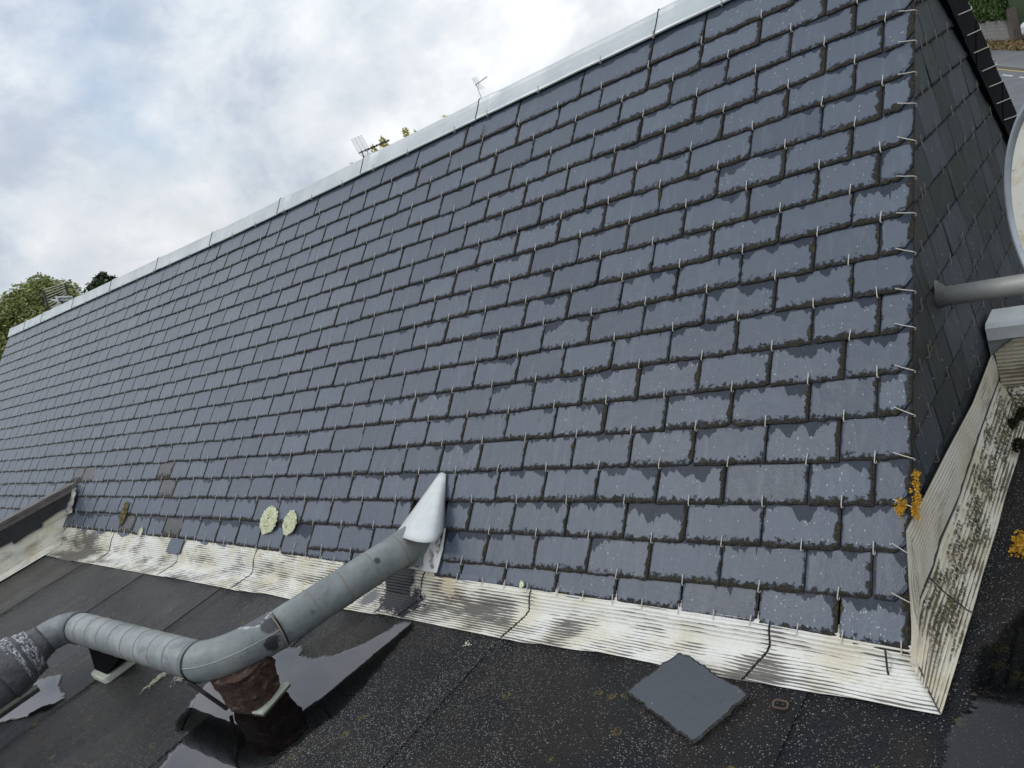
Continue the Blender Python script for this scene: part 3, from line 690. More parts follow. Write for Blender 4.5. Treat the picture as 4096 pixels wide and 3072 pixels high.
# side flashing: up the gable wall, down over a fillet to the flat roof
XF = XG + .012
topl = [(-.32, -.30), (-.27, -.25), (-.22, -.17), (-.157, -.085), (.0, -.098), (.244, -.113), (.553, -.138), (.72, -.135), (.885, -.13)]
foldl = [(-.345, -.322), (-.27, -.27), (-.20, -.240), (-.087, -.246), (.017, -.235), (.243, -.245), (.557, -.226), (.885, -.222)]
def interp(tab, y):
    for (a, b), (c, d) in zip(tab, tab[1:]):
        if y <= c: return b + (d - b) * max(0, y - a) / (c - a)
    return tab[-1][1]
side = empty('gable_flashing', (XF, .2, ZD), 'grey beige ribbed flashing with green black moss along the foot of the gable', 'flashing')
lm = ribbed_mat('side_foil_upper', (.52, .49, .42), (.20, .185, .15), .12)
lo_m = ribbed_mat('side_foil_lower', (.62, .585, .49), (.085, .075, .055), .12, moss=1.0)
up_, lw = MB(), MB(); Pu, Uu, Pl, Ul = [], [], [], []
ny = 110
for i in range(ny + 1):
    y = -.335 + (.885 + .335) * i / ny; zt, zf = interp(topl, y), interp(foldl, y)
    row = []; uvr = []
    for k in range(61):
        s = k / 60; z = zt + (zf - zt) * s; d = (zt - zf) * s; rib = .0013 * math.cos(2 * math.pi * d / .0105)
        bul = .012 * math.sin(math.pi * s) * (.5 + fn((y, 0), 3.3, 1)) 
        row.append((XF + rib + bul + .004 * s, y, z)); uvr.append((y, d + fn((y, 0), 5) * .004))
    Pu.append(row); Uu.append(uvr)
    row = []; uvr = []; xf = XF + .004; xo = 1.432 + .003 * fn((y, 1), 4)
    for k in range(61):
        s = k / 60; x = xf + (xo - xf) * s; zo = ZD + .008; z = zo + (zf - zo) * (1 - s) ** 1.35; d = .115 * s
        z += .0014 * math.cos(2 * math.pi * d / .0105) + .004 * fn((y, s), 5, 3) * (s < .95)
        row.append((x, y - .105 * s * max(0, 1 - (y + .335) / .25), z)); uvr.append((y, d))
    Pl.append(row); Ul.append(uvr)
up_.grid(Pu, Uu, flip=True); lw.grid(Pl, Ul, flip=True)
up_.uv2 = [(0, 0)] * len(up_.uv); lw.uv2 = [(min(1, b / .115), 0) for a, b in lw.uv]
up_.build('upper_flashing', lm, side); lw.build('lower_flashing', lo_m, side)
sm = MB(); sm.tube([(p[0] + .002, p[1], p[2] + .002) for p in [r_[0] for r_ in Pl][4::2]], .0026, 5)
sm.tube([(p[0], p[1], p[2] + .002) for p in Pl[20][::4]], .0016, 5)
sm.build('fold_seam', M['tar'], side)
# moss cushions on the lower flashing and in the corner
def cushion(mb, c, rx, ry, h, n=260, size=.006, seed=0):
    rg = random.Random(seed)
    for _ in range(n):
        a = rg.uniform(0, 6.283); r_ = math.sqrt(rg.random()); k = .75 + .35 * fn((math.cos(a), math.sin(a)), 1.6, seed)
        x, y = c[0] + rx * r_ * k * math.cos(a), c[1] + ry * r_ * k * math.sin(a); z = c[2] + h * (1 - r_ * r_) * rg.uniform(.5, 1)
        s = size * rg.uniform(.6, 1.3); v = [mb.vert((x + rg.gauss(0, s * .6), y + rg.gauss(0, s * .6), z + rg.gauss(0, s * .5))) for _ in range(4)]
        mb.face((v[0], v[1], v[2])); mb.face((v[0], v[2], v[3])); mb.face((v[1], v[3], v[2]))
moss_m = simple('moss', (.030, .032, .014), .95, 0, .6, 90, .3, c2=(.012, .012, .008), spec=.1)
mp = MB()
for i, (px, py, rx, ry) in enumerate([(4020, 1525, .022, .05), (4060, 1560, .03, .06), (4040, 1700, .02, .05), (4075, 1780, .02, .05), (3975, 1660, .015, .03), (4085, 1660, .02, .06), (4070, 1620, .03, .05)]):
    p = hz_(px, py, -.30); cushion(mp, p, rx, ry, .016, 420, .005, i)
tag(mp.build('moss_cushion', moss_m), 'dark green black moss cushions beside the parapet at the gable foot', 'moss', kind='stuff')

# ------------------------------------------------------------------ right parapet with white coping
par = empty('right_parapet', (1.6, .95, ZD), 'low parapet with white painted coping and ribbed beige flashing at the gable foot', 'parapet wall')
pw = MB(); pw.box((XG + .004, .905, -3.5), (4.2, 1.02, -.08)); pw.build('wall', simple('painted_render', (.42, .44, .42), .7), par)
cpn = MB(); c0 = [(.876, -.084), (.876, -.044), (.890, -.033), (1.01, -.033), (1.015, -.084)]
cpn.prism([(XG + .012, y, z) for y, z in c0], (2.8, 0, 0))
o = cpn.build('coping', simple('white_paint', (.62, .65, .64), .5, 0, .18, 14, .2, c2=(.52, .55, .53)), par)
pf = MB(); P = []; UV = []
for i in range(61):
    x = XG + .022 + 2.6 * (i / 60) ** 2; row = []; uvr = []
    for k in range(61):
        s = k / 60; zt = -.088 if x > 1.42 else -.088 - (1.42 - x) * .75; z = zt + (-.245 - zt) * s; d = -z
        row.append((x, .884 - .012 * s - .0022 * math.cos(2 * math.pi * d / .0125) + .003 * fn((x, z), 9), z)); uvr.append((x, d * .84))
    P.append(row); UV.append(uvr)
pf.grid(P, UV, flip=False); pf.uv2 = [(.2, 0)] * len(pf.uv)
pf.build('upstand_flashing', ribbed_mat('parapet_foil', (.50, .46, .36), (.12, .10, .07), .16), par)
pf2 = MB(); P = []; UV = []
for i in range(31):
    x = XG + .03 + 2.6 * (i / 30) ** 2; P.append([(x, .872 - .11 * k / 20, -.245 + (ZD + .008 + .245) * (k / 20) ** .8) for k in range(21)]); UV.append([(x, .11 * k / 20) for k in range(21)])
pf2.grid(P, UV); pf2.uv2 = [(.6, 0)] * len(pf2.uv); pf2.build('foot_flashing', lo_m, par)

# ------------------------------------------------------------------ left parapet
lp = empty('left_parapet', (-4.5, -1.5, ZD), 'low side wall with ribbed cream flashing, black slates and weathered timber rail', 'parapet wall')
XP = -4.36
w_ = MB(); w_.box((XP - .16, -5.2, -3.5), (XP - .012, -.02, -.035)); w_.build('wall', M['under'], lp)
P = []; UV = []; fl = MB()
for i in range(141):
    y = -.30 - 4.8 * (i / 140) ** 1.5; yt = y
    row = []; uvr = []
    zt = -.115; zb = ZD + .035
    for k in range(70):
        s = k / 69; z = zt + (zb - zt) * s; d = zt - z; yy = min(y, z - .004 - .0) if i == 0 else y
        if i == 0: yy = z + .02
        row.append((XP + .0014 * math.cos(2 * math.pi * d / .0105) + .003 * fn((y, z), 4), yy, z)); uvr.append((y, d))
    for k in range(1, 12):
        s = k / 11; row.append((XP + .05 * s, (row[69][1] if i == 0 else y), zb + (ZD + .006 - zb) * s)); uvr.append((y, .19 + .04 * s))
    P.append(row); UV.append(uvr)
fl.grid(P, UV); fl.uv2 = [(min(1, b / .3), 0) for a, b in fl.uv]
fl.build('upstand_flashing', ribbed_mat('parapet_foil_left', (.84, .81, .70), (.20, .17, .12), .05), lp)
y = -.10; k = 0
sl_m = simple('sheltered_black_slate', (.030, .033, .034), .55, 0, .3, 20, .25, c2=(.020, .022, .022))
while y > -5:
    wd = rnd.uniform(.20, .27); mb = MB(); z0 = -.150 + rnd.gauss(0, .008); xo = XP + .010 + .004 * (k % 2)
    pts = [(xo, y, -.035), (xo, y - wd, -.035), (xo, y - wd, z0 + rnd.gauss(0, .006)), (xo, y - wd * .5, z0 + rnd.gauss(0, .003)), (xo, y - .012, z0), (xo, y, z0 + .015)]
    if k == 0: pts = [(xo, -.045, -.035), (xo, y - wd, -.035), (xo, y - wd, -.13), (xo, y - wd * .5, -.115), (xo, -.115, -.12)]
    mb.prism(pts[::-1], (.005, 0, 0)); mb.build('hung_slate', sl_m, lp); y -= wd * .97; k += 1
wood = simple('weathered_timber', (.20, .18, .165), .85, 0, .45, 9, .5, .004, c2=(.11, .095, .085))
for (x0, x1, z0, z1, y0) in ((XP - .15, XP + .022, -.035, -.012, -.035), (XP - .06, XP + .012, -.009, .012, -.02), (XP - .13, XP - .064, -.010, .008, -.02)):
    mb = MB(); P = []
    yy = y0
    n = 60
    for i in range(n + 1):
        y = y0 - 5.0 * i / n; q = .002 * fn((y, x0), 6)
        P.append([(x0, y, z0), (x1 + q, y, z0 + q), (x1 + q, y, z1 + q), (x0, y, z1 + q), (x0, y, z0)])
    mb.grid(P); mb.face([mb.vert(p) for p in P[0][:4]]); mb.build('timber_rail', wood, lp)
ld = MB(); lead_m = simple('crumpled_lead', (.50, .50, .47), .45, .1, .4, 24, .6, .006, c2=(.20, .17, .14))
P = []
A_, B_, C_, D_ = hroof(262, 1972, .03), hroof(306, 1950, .03), hroof(262, 2062, .025), hroof(286, 2050, .02)
for i in range(15):
    s_ = i / 14; P.append([A_ * (1 - s_) * (1 - k / 8) + B_ * (1 - s_) * (k / 8) + C_ * s_ * (1 - k / 8) + D_ * s_ * (k / 8) + np.array((.010 * fn((i, k), .8), .012 * fn((i, k), .7, 4), .010 * fn((i, k), .6, 8))) for k in range(9)])
ld.grid(P); ld.build('lead_corner', lead_m, lp, smooth=True)

# ------------------------------------------------------------------ duct
ZC = -.135; DR = .0635
def galv(name, c, c2, blobs=(), P_off=(0, 0, 0)):
    t = NT(name); P = t.obj(); n1 = t.noise(P, 6, 5, .6, .3); n2 = t.noise(P, 60, 4, .65); n3 = t.noise(P, 28, 4, .6)
    col = t.mix(t.st(n1, .35, .68), c, c2)
    vo = t.vor(t.map(P, (1, 1, 1)), 110); vc = t.n('ShaderNodeSeparateColor'); t.l(vo.outputs['Color'], vc.inputs[0])
    sp = t.m('MULTIPLY', t.m('LESS_THAN', vc.outputs[0], t.m('MULTIPLY', t.st(n3, .5, .7), .5)), t.m('LESS_THAN', vo.outputs['Distance'], .28))
    col = t.mix(t.m('MULTIPLY', sp, .7), col, (.05, .055, .055))
    col = t.mix(t.m('MULTIPLY', t.st(n3, .60, .72), .55), col, (.30, .22, .13)); col = t.mix(t.m('MULTIPLY', t.st(t.noise(P, 15, 5, .7, 1.0), .54, .66), .5), col, (.10, .115, .115))
    r_ = .42
    for (ctr, rad, colb, amp, kk) in blobs:
        f_ = t.blob(P, ctr, rad, n3, amp, kk); col = t.mix(f_, col, colb)
    return t.fin(col, t.m('ADD', .34, t.m('MULTIPLY', n1, .22)), t.bump(t.m('ADD', n2, t.m('MULTIPLY', t.noise(P, 11, 2), 9)), .35, .003), spec=.5)
duct = empty('ventilation_duct', (-.65, -.9, ZD), 'grey painted metal duct elbowing across the flat roof into the slates', 'duct')
do = np.array(duct['_o'])
def lift(p, z):                     # same sight line, other height
    p = np.array(p); return CAM + (p - CAM) * ((z - CAM[2]) / (p[2] - CAM[2]))
pe = lift((-.61, -.93, -.18), ZC)               # elbow corner
pend = np.array((-.338, -.125, -.168))       # where it meets the slates
pl_ = lift((-2.03, -.965, -.18), ZC)         # left bend corner
d1 = (pend - pe) / np.linalg.norm(pend - pe); d2 = (pl_ - pe) / np.linalg.norm(pl_ - pe)
def bez(a, b, c, n): return [(1 - t) ** 2 * a + 2 * t * (1 - t) * b + t * t * c for t in [i / n for i in range(n + 1)]]
eR = .21
sq_ = pe + d1 * .60
dm1 = galv('duct_paint', (.170, .190, .188), (.245, .265, .255), blobs=[(tuple(sq_ + np.array((.045, -.02, .035)) - do), .016, (.03, .03, .03), .03, 150), (tuple(pe + d1 * .33 + np.array((.05, -.02, .01)) - do), .014, (.04, .045, .04), .04, 120)])
sk = pe + d1 * .185
dm2 = galv('duct_paint_peeled', (.170, .190, .188), (.245, .265, .255),
           blobs=[(tuple(sk + np.array((-.035, -.005, .045)) - do), .064, (.62, .62, .60), .07, 140), (tuple(sk + np.array((-.033, -.008, .045)) - do), .057, (.085, .09, .10), .07, 120), (tuple(sk + np.array((.035, -.01, .04)) - do), .034, (.045, .045, .045), .05, 120), (tuple(sk + np.array((.05, -.035, -.005)) - do), .030, (.03, .03, .03), .06, 120)])
mb = MB(); mb.tube([pe + d1 * (eR + .0) * 1.0 + d1 * s for s in np.linspace(0, np.linalg.norm(pend - pe) - eR + .02, 12)], DR, 40); mb.build('duct_section', dm1, duct, smooth=True)
mb = MB(); el = bez(pe + d1 * eR, pe + (d1 + d2) * .02, pe + d2 * .15, 18); mb.tube(el, DR + .0025, 40); mb.build('elbow', dm2, duct, smooth=True)
eL = .14
mb = MB(); mb.tube([pe + d2 * .13 + d2 * s for s in np.linspace(0, np.linalg.norm(pl_ - pe) - .13 - eL, 14)], DR - .001, 40)
mb.build('duct_section', galv('duct_paint_stained', (.20, .22, .222), (.305, .325, .322)), duct, smooth=True)
d3 = np.array((-.06, -1.0, 0)); d3 /= np.linalg.norm(d3)
bend = bez(pl_ - d2 * eL, pl_, pl_ + d3 * .10, 12)
tapem = simple('dark_tape', (.075, .075, .078), .33, 0, .5, 26, .9, .008, c2=(.14, .14, .145))
mb = MB(); mb.tube(bend, [DR + .001 + .000 * i for i in range(13)], 36); mb.build('elbow', galv('bend_paint', (.10, .11, .115), (.19, .21, .215)), duct, smooth=True)
red = [pl_ + d3 * (.10 + .2 * i / 10) + np.array((0, 0, -.025 * i / 10)) for i in range(11)]
mb = MB(); mb.tube([p for p in red], [DR + .004 + (.120 - DR) * (1 - math.cos(math.pi * min(1, i / 8))) / 2 + .0035 * fn((i, 2), 1.3) for i in range(11)], 40)
ro = mb.build('reducer', tapem, duct, smooth=True)
bigm = galv('big_duct_grey', (.15, .16, .17), (.21, .22, .23))
mb = MB(); mb.tube([pl_ + d3 * (.28 + s) + np.array((0, 0, -.025)) for s in np.linspace(0, 1.6, 10)], .117, 48); mb.build('duct_section', bigm, duct, smooth=True)
# silver tape, crumpled
silver = NT('silver_tape'); P_ = silver.obj(); nn = silver.noise(silver.map(P_, (1, 2.6, 1)), 30, 6, .75, 1.4); n2_ = silver.noise(P_, 110, 4, .65)
foilf = silver.m('MULTIPLY', silver.st(nn, .42, .58), silver.st(n2_, .38, .55))
M['silver'] = silver.fin(silver.mix(foilf, (.05, .05, .055), (.70, .70, .72)), silver.m('SUBTRACT', .5, silver.m('MULTIPLY', foilf, .25)), silver.bump(nn, .9, .01), silver.m('MULTIPLY', foilf, .4))
for (s, wd, r_) in ((.205, .075, .113), (.145, .045, .094)):
    mb = MB(); pp = [pl_ + d3 * (s + wd * q / 6) + np.array((.0, 0, -.018)) for q in range(7)]
    mb.tube(pp, [r_ + (.010 * q / 6) + .003 * fn((q, s * 50), 1.1) for q in range(7)], 44, cap=False); mb.build('silver_tape', M['silver'], duct, smooth=True)
seam_m = simple('rusty_seam', (.20, .19, .17), .6, 0, .4, 60, .3, c2=(.28, .20, .12))
blk = M['tar']
def ring(c, d, r_, w_, name, mat, par=duct, seg=40):
    mb = MB(); d = np.array(d); mb.tube([c - d * w_, c - d * w_ * .5, c + d * w_ * .5, c + d * w_], [r_ - .0012, r_ + .0018, r_ + .0018, r_ - .0012], seg, cap=False); return mb.build(name, mat, par, smooth=True)
L1 = np.linalg.norm(pend - pe)
for s in (eR - .01, .335, .455, .575, .695):
    if s < L1 - .02: ring(pe + d1 * s, d1, DR + (.0025 if s < .22 else 0), .0026, 'seam_ring', seam_m)
L2 = np.linalg.norm(pl_ - pe)
s = .165
while s < L2 - eL - .02:
    dd = d2 + np.array((0, .0, .0)); ring(pe + d2 * s, dd, DR - .001, .0017, 'seam_ring', seam_m); s += .118
ring(pe + d2 * .135, d2, DR + .003, .004, 'clamp_band', blk); ring(pl_ - d2 * (eL - .0), d2, DR + .003, .012, 'clamp_band', tapem)
sea = MB(); outer = [p + np.array((0, 0, -.012)) + (np.array((0, -1, 0)) * .9 + np.array((.45, 0, 0))) * 0 for p in el]
pts = []
for i, p in enumerate(el):
    tng = el[min(i + 1, 18)] - el[max(i - 1, 0)]; tng /= np.linalg.norm(tng); side_ = np.cross(tng, (0, 0, 1)); side_ = side_ if side_ @ np.array((1, -1, 0)) > 0 else -side_
    pts.append(p + side_ * (DR + .0028) * .94 + np.array((0, 0, .34)) * (DR + .0028))
sea.tube(pts, .0018, 6); sea.build('elbow_seam', simple('sealant', (.36, .38, .32), .6), duct)
# end collar and decayed surround at the slates
dec = NT('decayed_paint'); P_ = dec.obj(); a_ = dec.noise(P_, 16, 5, .65, 1.2); b_ = dec.noise(dec.map(P_, (1, .4, .4)), 40, 4, .6, .6)
dcol = dec.mix(dec.st(a_, .46, .56), (.66, .65, .63), dec.mix(dec.st(b_, .4, .6), (.14, .10, .09), (.40, .36, .34)))
M['decay'] = dec.fin(dcol, .7, dec.bump(b_, .5, .003))
def onr(pts, hs): return [hroof(x, y, h) for (x, y), h in zip(pts, hs)]
sur = MB(); sur.prism(onr([(1640, 2160), (1764, 2150), (1752, 2245), (1742, 2292), (1700, 2286), (1640, 2275)], [.006] * 6)[::-1], (0, -.002, .003)); sur.build('decayed_board', M['decay'], duct)
sur = MB(); sur.prism(onr([(1652, 2165), (1697, 2170), (1687, 2264), (1633, 2268)], [.030, .024, .014, .030])[::-1], (0, -.0015, .001)); sur.build('collar_sheet', dm1, duct)
whitep = simple('white_paint_cap', (.64, .655, .64), .55, 0, .12, 30, .25, .002, c2=(.57, .60, .585))
sur = MB(); sur.prism(onr([(1778, 2118), (1783, 2112), (1772, 2200), (1748, 2292), (1736, 2290), (1756, 2215)], [.012] * 6)[::-1], (0, -.002, .002)); sur.build('edge_strip', whitep, duct)
# white painted hood over the entry
hood = MB(); P = []
bot = [((1581, 2134), .012), ((1592, 2143), .080), ((1612, 2151), .112), ((1640, 2160), .122), ((1668, 2167), .115), ((1695, 2170), .112), ((1722, 2169), .100), ((1745, 2163), .078), ((1762, 2148), .045), ((1778, 2118), .012)]
topp = [((1757, 1894), .009), ((1759, 1892), .011), ((1762, 1891), .013), ((1765, 1890), .014), ((1768, 1890), .014), ((1771, 1890), .014), ((1774, 1891), .013), ((1777, 1892), .012), ((1781, 1894), .011), ((1785, 1897), .009)]
for (bq, bh), (tq, th_) in zip(bot, topp):
    B0, T0 = hroof(*bq, bh), hroof(*tq, th_); row = []
    for k in range(13):
        s = k / 12; p = T0 + (B0 - T0) * s; hgt = p[2] * CP - p[1] * SP
        if hgt < .010: p = p + np.array((0, -SP, CP)) * (.010 - hgt)
        row.append(p)
    P.append(row)
hood.grid(P)
ho_ = hood.build('duct_hood', whitep, None, origin=rp(-.35, -1.2 * G)); tag(ho_, 'white painted metal hood covering where the grey duct enters the slates', 'duct hood')
sol = ho_.modifiers.new('thick', 'SOLIDIFY'); sol.thickness = .002; sol.offset = -1
for f_ in ho_.data.polygons: f_.use_smooth = True

# supports
rust = NT('rusty_felt_wrap'); P_ = rust.obj(); a_ = rust.noise(rust.map(P_, (1, 1, 1.6), rot=(.2, .5, .3)), 20, 6, .65, 1.6); b_ = rust.noise(P_, 75, 4, .65)
rc = rust.n('ShaderNodeValToRGB'); rust.l(a_, rc.inputs[0]); e = rc.color_ramp.elements; e[0].position = .34; e[0].color = (.012, .010, .009, 1); e[1].position = .66; e[1].color = (.16, .13, .09, 1)
x_ = e.new(.46); x_.color = (.030, .014, .010, 1); x_ = e.new(.52); x_.color = (.085, .030, .013, 1); x_ = e.new(.58); x_.color = (.035, .030, .028, 1)
M['rust'] = rust.fin(rc.outputs[0], .75, rust.bump(rust.m('ADD', a_, b_), .9, .010))
def wrapped(name, c, rx, ry, z0, z1, mat, par, rot=0, taper=.1, seg=30, se=3.5, lean=(0, 0)):
    mb = MB(); P = []
    for i in range(13):
        s = i / 12; row = []
        for k in range(seg + 1):
            a = 2 * math.pi * (k % seg) / seg; ca, sa = math.cos(a), math.sin(a)
            rr = (abs(ca) ** se + abs(sa) ** se) ** (-1 / se) * (1 + taper * (s - .5) + .09 * fn((ca * 2, sa * 2, s * 6), 1, 3) + .05 * fn((ca * 6, sa * 6, s * 14), 1, 7))
            x, y = rx * rr * ca, ry * rr * sa; row.append((c[0] + lean[0] * s + x * math.cos(rot) - y * math.sin(rot), c[1] + lean[1] * s + x * math.sin(rot) + y * math.cos(rot), z0 + (z1 - z0) * s))
        P.append(row)
    mb.grid(P); mb.face([mb.vert(p) for p in P[-1][:-1]]); return mb.build(name, mat, par, smooth=True)
sup = empty('duct_support', (-.585, -.90, ZD), 'rusty brown wrapped plinth on a pale slab in the puddle under the duct elbow', 'duct support', 'supports under the duct')
em = el[8]; wrapped('plinth', (-.555, -.895, 0), .088, .078, ZD + .006, ZC - .045, M['rust'], sup, rot=.25, taper=.22, lean=(em[0] + .560 , em[1] + .885))
conc = simple('pale_block', (.50, .53, .42), .9, 0, .35, 40, .6, .003, c2=(.60, .62, .52))
mb = MB(); c_, s_ = math.cos(.28), math.sin(.28)
mb.prism([(-.555 + x * c_ - y * s_, -.893 + x * s_ + y * c_, ZD - .004) for x, y in ((-.050, -.060), (.092, -.076), (.096, .062), (-.050, .060))], (0, 0, .017)); mb.build('base_slab', conc, sup)
mb = MB(); q_ = pe + d2 * .135; mb.tube([q_ + np.array((0, -.062, -.03)), q_ + np.array((.03, -.045, -.085)), (-.615, -.975, ZD + .02)], .007, 6); mb.build('strap', simple('rusty_strap', (.035, .025, .02), .6), sup)
sup2 = empty('duct_support', (-1.60, -.985, ZD), 'black metal bracket standing on a pale lichened block under the far duct run', 'duct support', 'supports under the duct')
mb = MB(); x0, x1, ya, yb = -1.685, -1.545, -1.045, -.915
t0, t1, t2 = hz_(348, 2572, ZC - .05), hz_(500, 2600, ZC - .05), hz_(545, 2585, ZC - .05)
mb.prism([(x0, ya + .012, ZD + .025), (x1 - .005, ya + .012, ZD + .025), tuple(t1), tuple(t0)], (0, .012, 0))
mb.prism([(x1 - .012, ya + .012, ZD + .026), (x1 - .012, yb - .01, ZD + .026), tuple(t2 + np.array((.01, .06, 0))), tuple(t1)], (.008, 0, 0)); mb.build('bracket', M['black'], sup2)
mb = MB(); bp = [(x0 - .005, ya), (x0 + .01, ya - .012), (x1 + .005, ya - .012), (x1 + .018, ya + .002), (x1 + .018, yb), (x0, yb)]
mb.prism([(x, y, ZD - .004) for x, y in bp], (0, 0, .030)); bl = mb.build('base_slab', conc, sup2)
bv = bl.modifiers.new('b', 'BEVEL'); bv.width = .006; bv.segments = 2
sup3 = MB(); 
sup3.prism([(-2.155, -1.75, ZD - .004), (-2.00, -1.75, ZD - .004), (-1.985, -1.19, ZD - .004), (-2.12, -1.19, ZD - .004)], (0, 0, .028))
tag(sup3.build('duct_support', conc), 'long pale block lying under the wide duct at the left frame edge', 'duct support', 'supports under the duct')

# ------------------------------------------------------------------ loose things on the flat roof
def free_slate(name, corners, z, mat, label, th=.005, tilt=None, cat='slate', z_list=None):
    q = roughline([(c[0], c[1]) for c in corners], .006, .0042, 3); mb = MB()
    C4 = np.array([(c[0], c[1]) for c in corners]); ctr = C4.mean(0)
    n = len(q)
    def zf(x, y):
        if z_list is None: return z
        d = np.array([1 / (np.hypot(x - c[0], y - c[1]) + .02) ** 2 for c in corners]); return float((d * np.array(z_list)).sum() / d.sum())
    A = np.array([[c[0], c[1], 1] for c in corners]); zl = z_list if z_list is not None else [z] * 4
    pl = np.linalg.lstsq(A, np.array(zl), rcond=None)[0]; zf = lambda x, y: pl[0] * x + pl[1] * y + pl[2]
    inn = [tuple(ctr + (np.array(p) - ctr) * (1 - .045 - .02 * rnd.random())) for p in q]
    w0 = 1.0; rid = .11
    I = [mb.vert((x, y, zf(x, y) + th)) for x, y in inn]; O = [mb.vert((x, y, zf(x, y) + th - .002)) for x, y in q]; B = [mb.vert((x, y, zf(x, y))) for x, y in q]
    big = lambda p: (.05, .05)
    mb.face(I, [big(p) for p in inn], [(.05, rid)] * n)
    for k in range(n):
        j = (k + 1) % n; mb.face((O[k], O[j], I[j], I[k]), [(.004, .004)] * 4, [(.05, rid)] * 4); mb.face((B[k], B[j], O[j], O[k]), [(0, 0)] * 4, [(.05, rid)] * 4)
    mb.face(B[::-1])
    return tag(mb.build(name, mat), label, cat)
zs = [ZD + .024, ZD + .006, ZD + .006, ZD + .016]
cn = [hz_(2718, 2607, zs[0])[:2], hz_(2503, 2772, zs[1])[:2], hz_(2778, 2980, zs[2])[:2], hz_(3005, 2785, zs[3])[:2]]
free_slate('loose_slate', cn, 0, M['freshslate'], 'whole square grey slate lying loose across the flashing edge', th=.0055, z_list=zs)
def on_roof(name, pts, h, mat, label):
    mb = MB(); P3 = [hroof(x, y, h) for x, y in pts]; q = []
    for a, b in zip(P3, P3[1:] + P3[:1]):
        for k in range(6):
            p = a + (b - a) * k / 6; q.append(p + np.array((rnd.gauss(0, .0012), 0, 0)) + (np.array((0, CP, SP)) * rnd.gauss(0, .0012)))
    n = len(q); A = [mb.vert(p) for p in q]; B_ = [mb.vert(p - np.array((0, -SP, CP)) * .005) for p in q]
    mb.face(A[::-1], [(.05, .05)] * n, [(.05, .6)] * n)
    for k in range(n): mb.face((A[k], A[(k + 1) % n], B_[(k + 1) % n], B_[k]), [(.002, .002)] * 4, [(.05, .6)] * 4)
    return tag(mb.build(name, mat), label, 'slate')
on_roof('slate_fragment', [(683, 2152), (737, 2158), (716, 2214), (700, 2217), (662, 2207)], .016, M['slate'], 'square slate fragment slipped onto the cream flashing far left')
# broken tips of slate below the eaves
tips = [((325, 2120), (345, 2124), (335, 2138)), ((390, 2125), (418, 2132), (392, 2137)), ((470, 2133), (512, 2139), (488, 2150)), ((800, 2172), (828, 2178), (820, 2181)), ((868, 2178), (900, 2186), (896, 2189)),
        ((1838, 2318), (1912, 2330), (1904, 2360)), ((1928, 2332), (1985, 2342), (1930, 2352)), ((2240, 2378), (2318, 2392), (2312, 2403))]
for t3 in tips:
    tb = MB(); a, b, c = [hroof(x, y, .004) for x, y in t3]; u_ = np.array((0, CP, SP)) * .02; q = [a, c, b, b + u_, a + u_]; nn_ = np.array((0, SP, -CP)) * .004
    A = [tb.vert(p) for p in q]; B_ = [tb.vert(p + nn_) for p in q]; tb.face(A, [(.05, .05)] * 5, [(.05, .4)] * 5)
    for k in range(5): tb.face((A[k], A[(k + 1) % 5], B_[(k + 1) % 5], B_[k]), [(.05, .05)] * 4, [(.05, .4)] * 4)
    tb.build('slate_tip', M['slate'], house)

def lichen(name, c3, axu, axv, ru, rv, mat, label, seed=0, n=1500, hole=True):
    mb = MB(); rg = random.Random(seed); nr = np.cross(axu, axv); nr /= np.linalg.norm(nr)
    for _ in range(n):
        a = rg.uniform(0, 6.283); k = .90 + .10 * fn((math.cos(a) * 1.3, math.sin(a) * 1.3), 1, seed) + .06 * fn((math.cos(a) * 9, math.sin(a) * 9), 1, seed + 3); r_ = math.sqrt(rg.random())
        if hole and fn((r_ * math.cos(a) * 3, r_ * math.sin(a) * 3), 1.2, seed + 9) > .30 and r_ < .75: continue
        p = c3 + axu * ru * r_ * k * math.cos(a) + axv * rv * r_ * k * math.sin(a) + nr * rg.uniform(.002, .006)
        s = .0032 * rg.uniform(.6, 1.3); v = [mb.vert(p + axu * rg.gauss(0, s) + axv * rg.gauss(0, s) + nr * rg.gauss(0, s * .5)) for _ in range(4)]
        mb.face((v[0], v[1], v[2])); mb.face((v[0], v[2], v[3])); mb.face((v[1], v[2], v[3]))
    return tag(mb.build(name, mat), label, 'lichen', 'lichens on the slates')
AU, AV = np.array((1., 0, 0)), np.array((0, CP, SP))
pale = simple('pale_lichen', (.86, .86, .66), .95, 0, .2, 60, .1, c2=(.74, .76, .52), spec=.1)
oliv = simple('olive_lichen', (.30, .25, .12), .95, 0, .3, 60, .2, spec=.1); oran = simple('orange_lichen', (.62, .34, .035), .9, 0, .35, 90, .2, c2=(.50, .30, .05), spec=.1)
lichen('lichen', hroof(1078, 2081, .008), AU, AV, .080, .072, pale, 'large pale yellow round lichen, left of the two on the lower slates', 1, 3600)
lichen('lichen', hroof(1162, 2091, .008), AU, AV, .056, .060, pale, 'smaller pale yellow oval lichen right of the large one', 2, 2400)
lichen('lichen', hroof(497, 2053, .008), AU, AV, .045, .085, oliv, 'olive brown elongated lichen on the far left slates', 3, 1600)
lichen('lichen', hroof(566, 2128, .008), AU, AV, .022, .028, pale, 'tiny white lichen beside the hooks at the far left eaves', 4, 300)
lichen('lichen', hroof(2090, 2340, .009), AU, AV, .007, .007, pale, 'tiny white lichen at the eaves right of the duct', 5, 120, False)
lg = MB(); rg = random.Random(4)
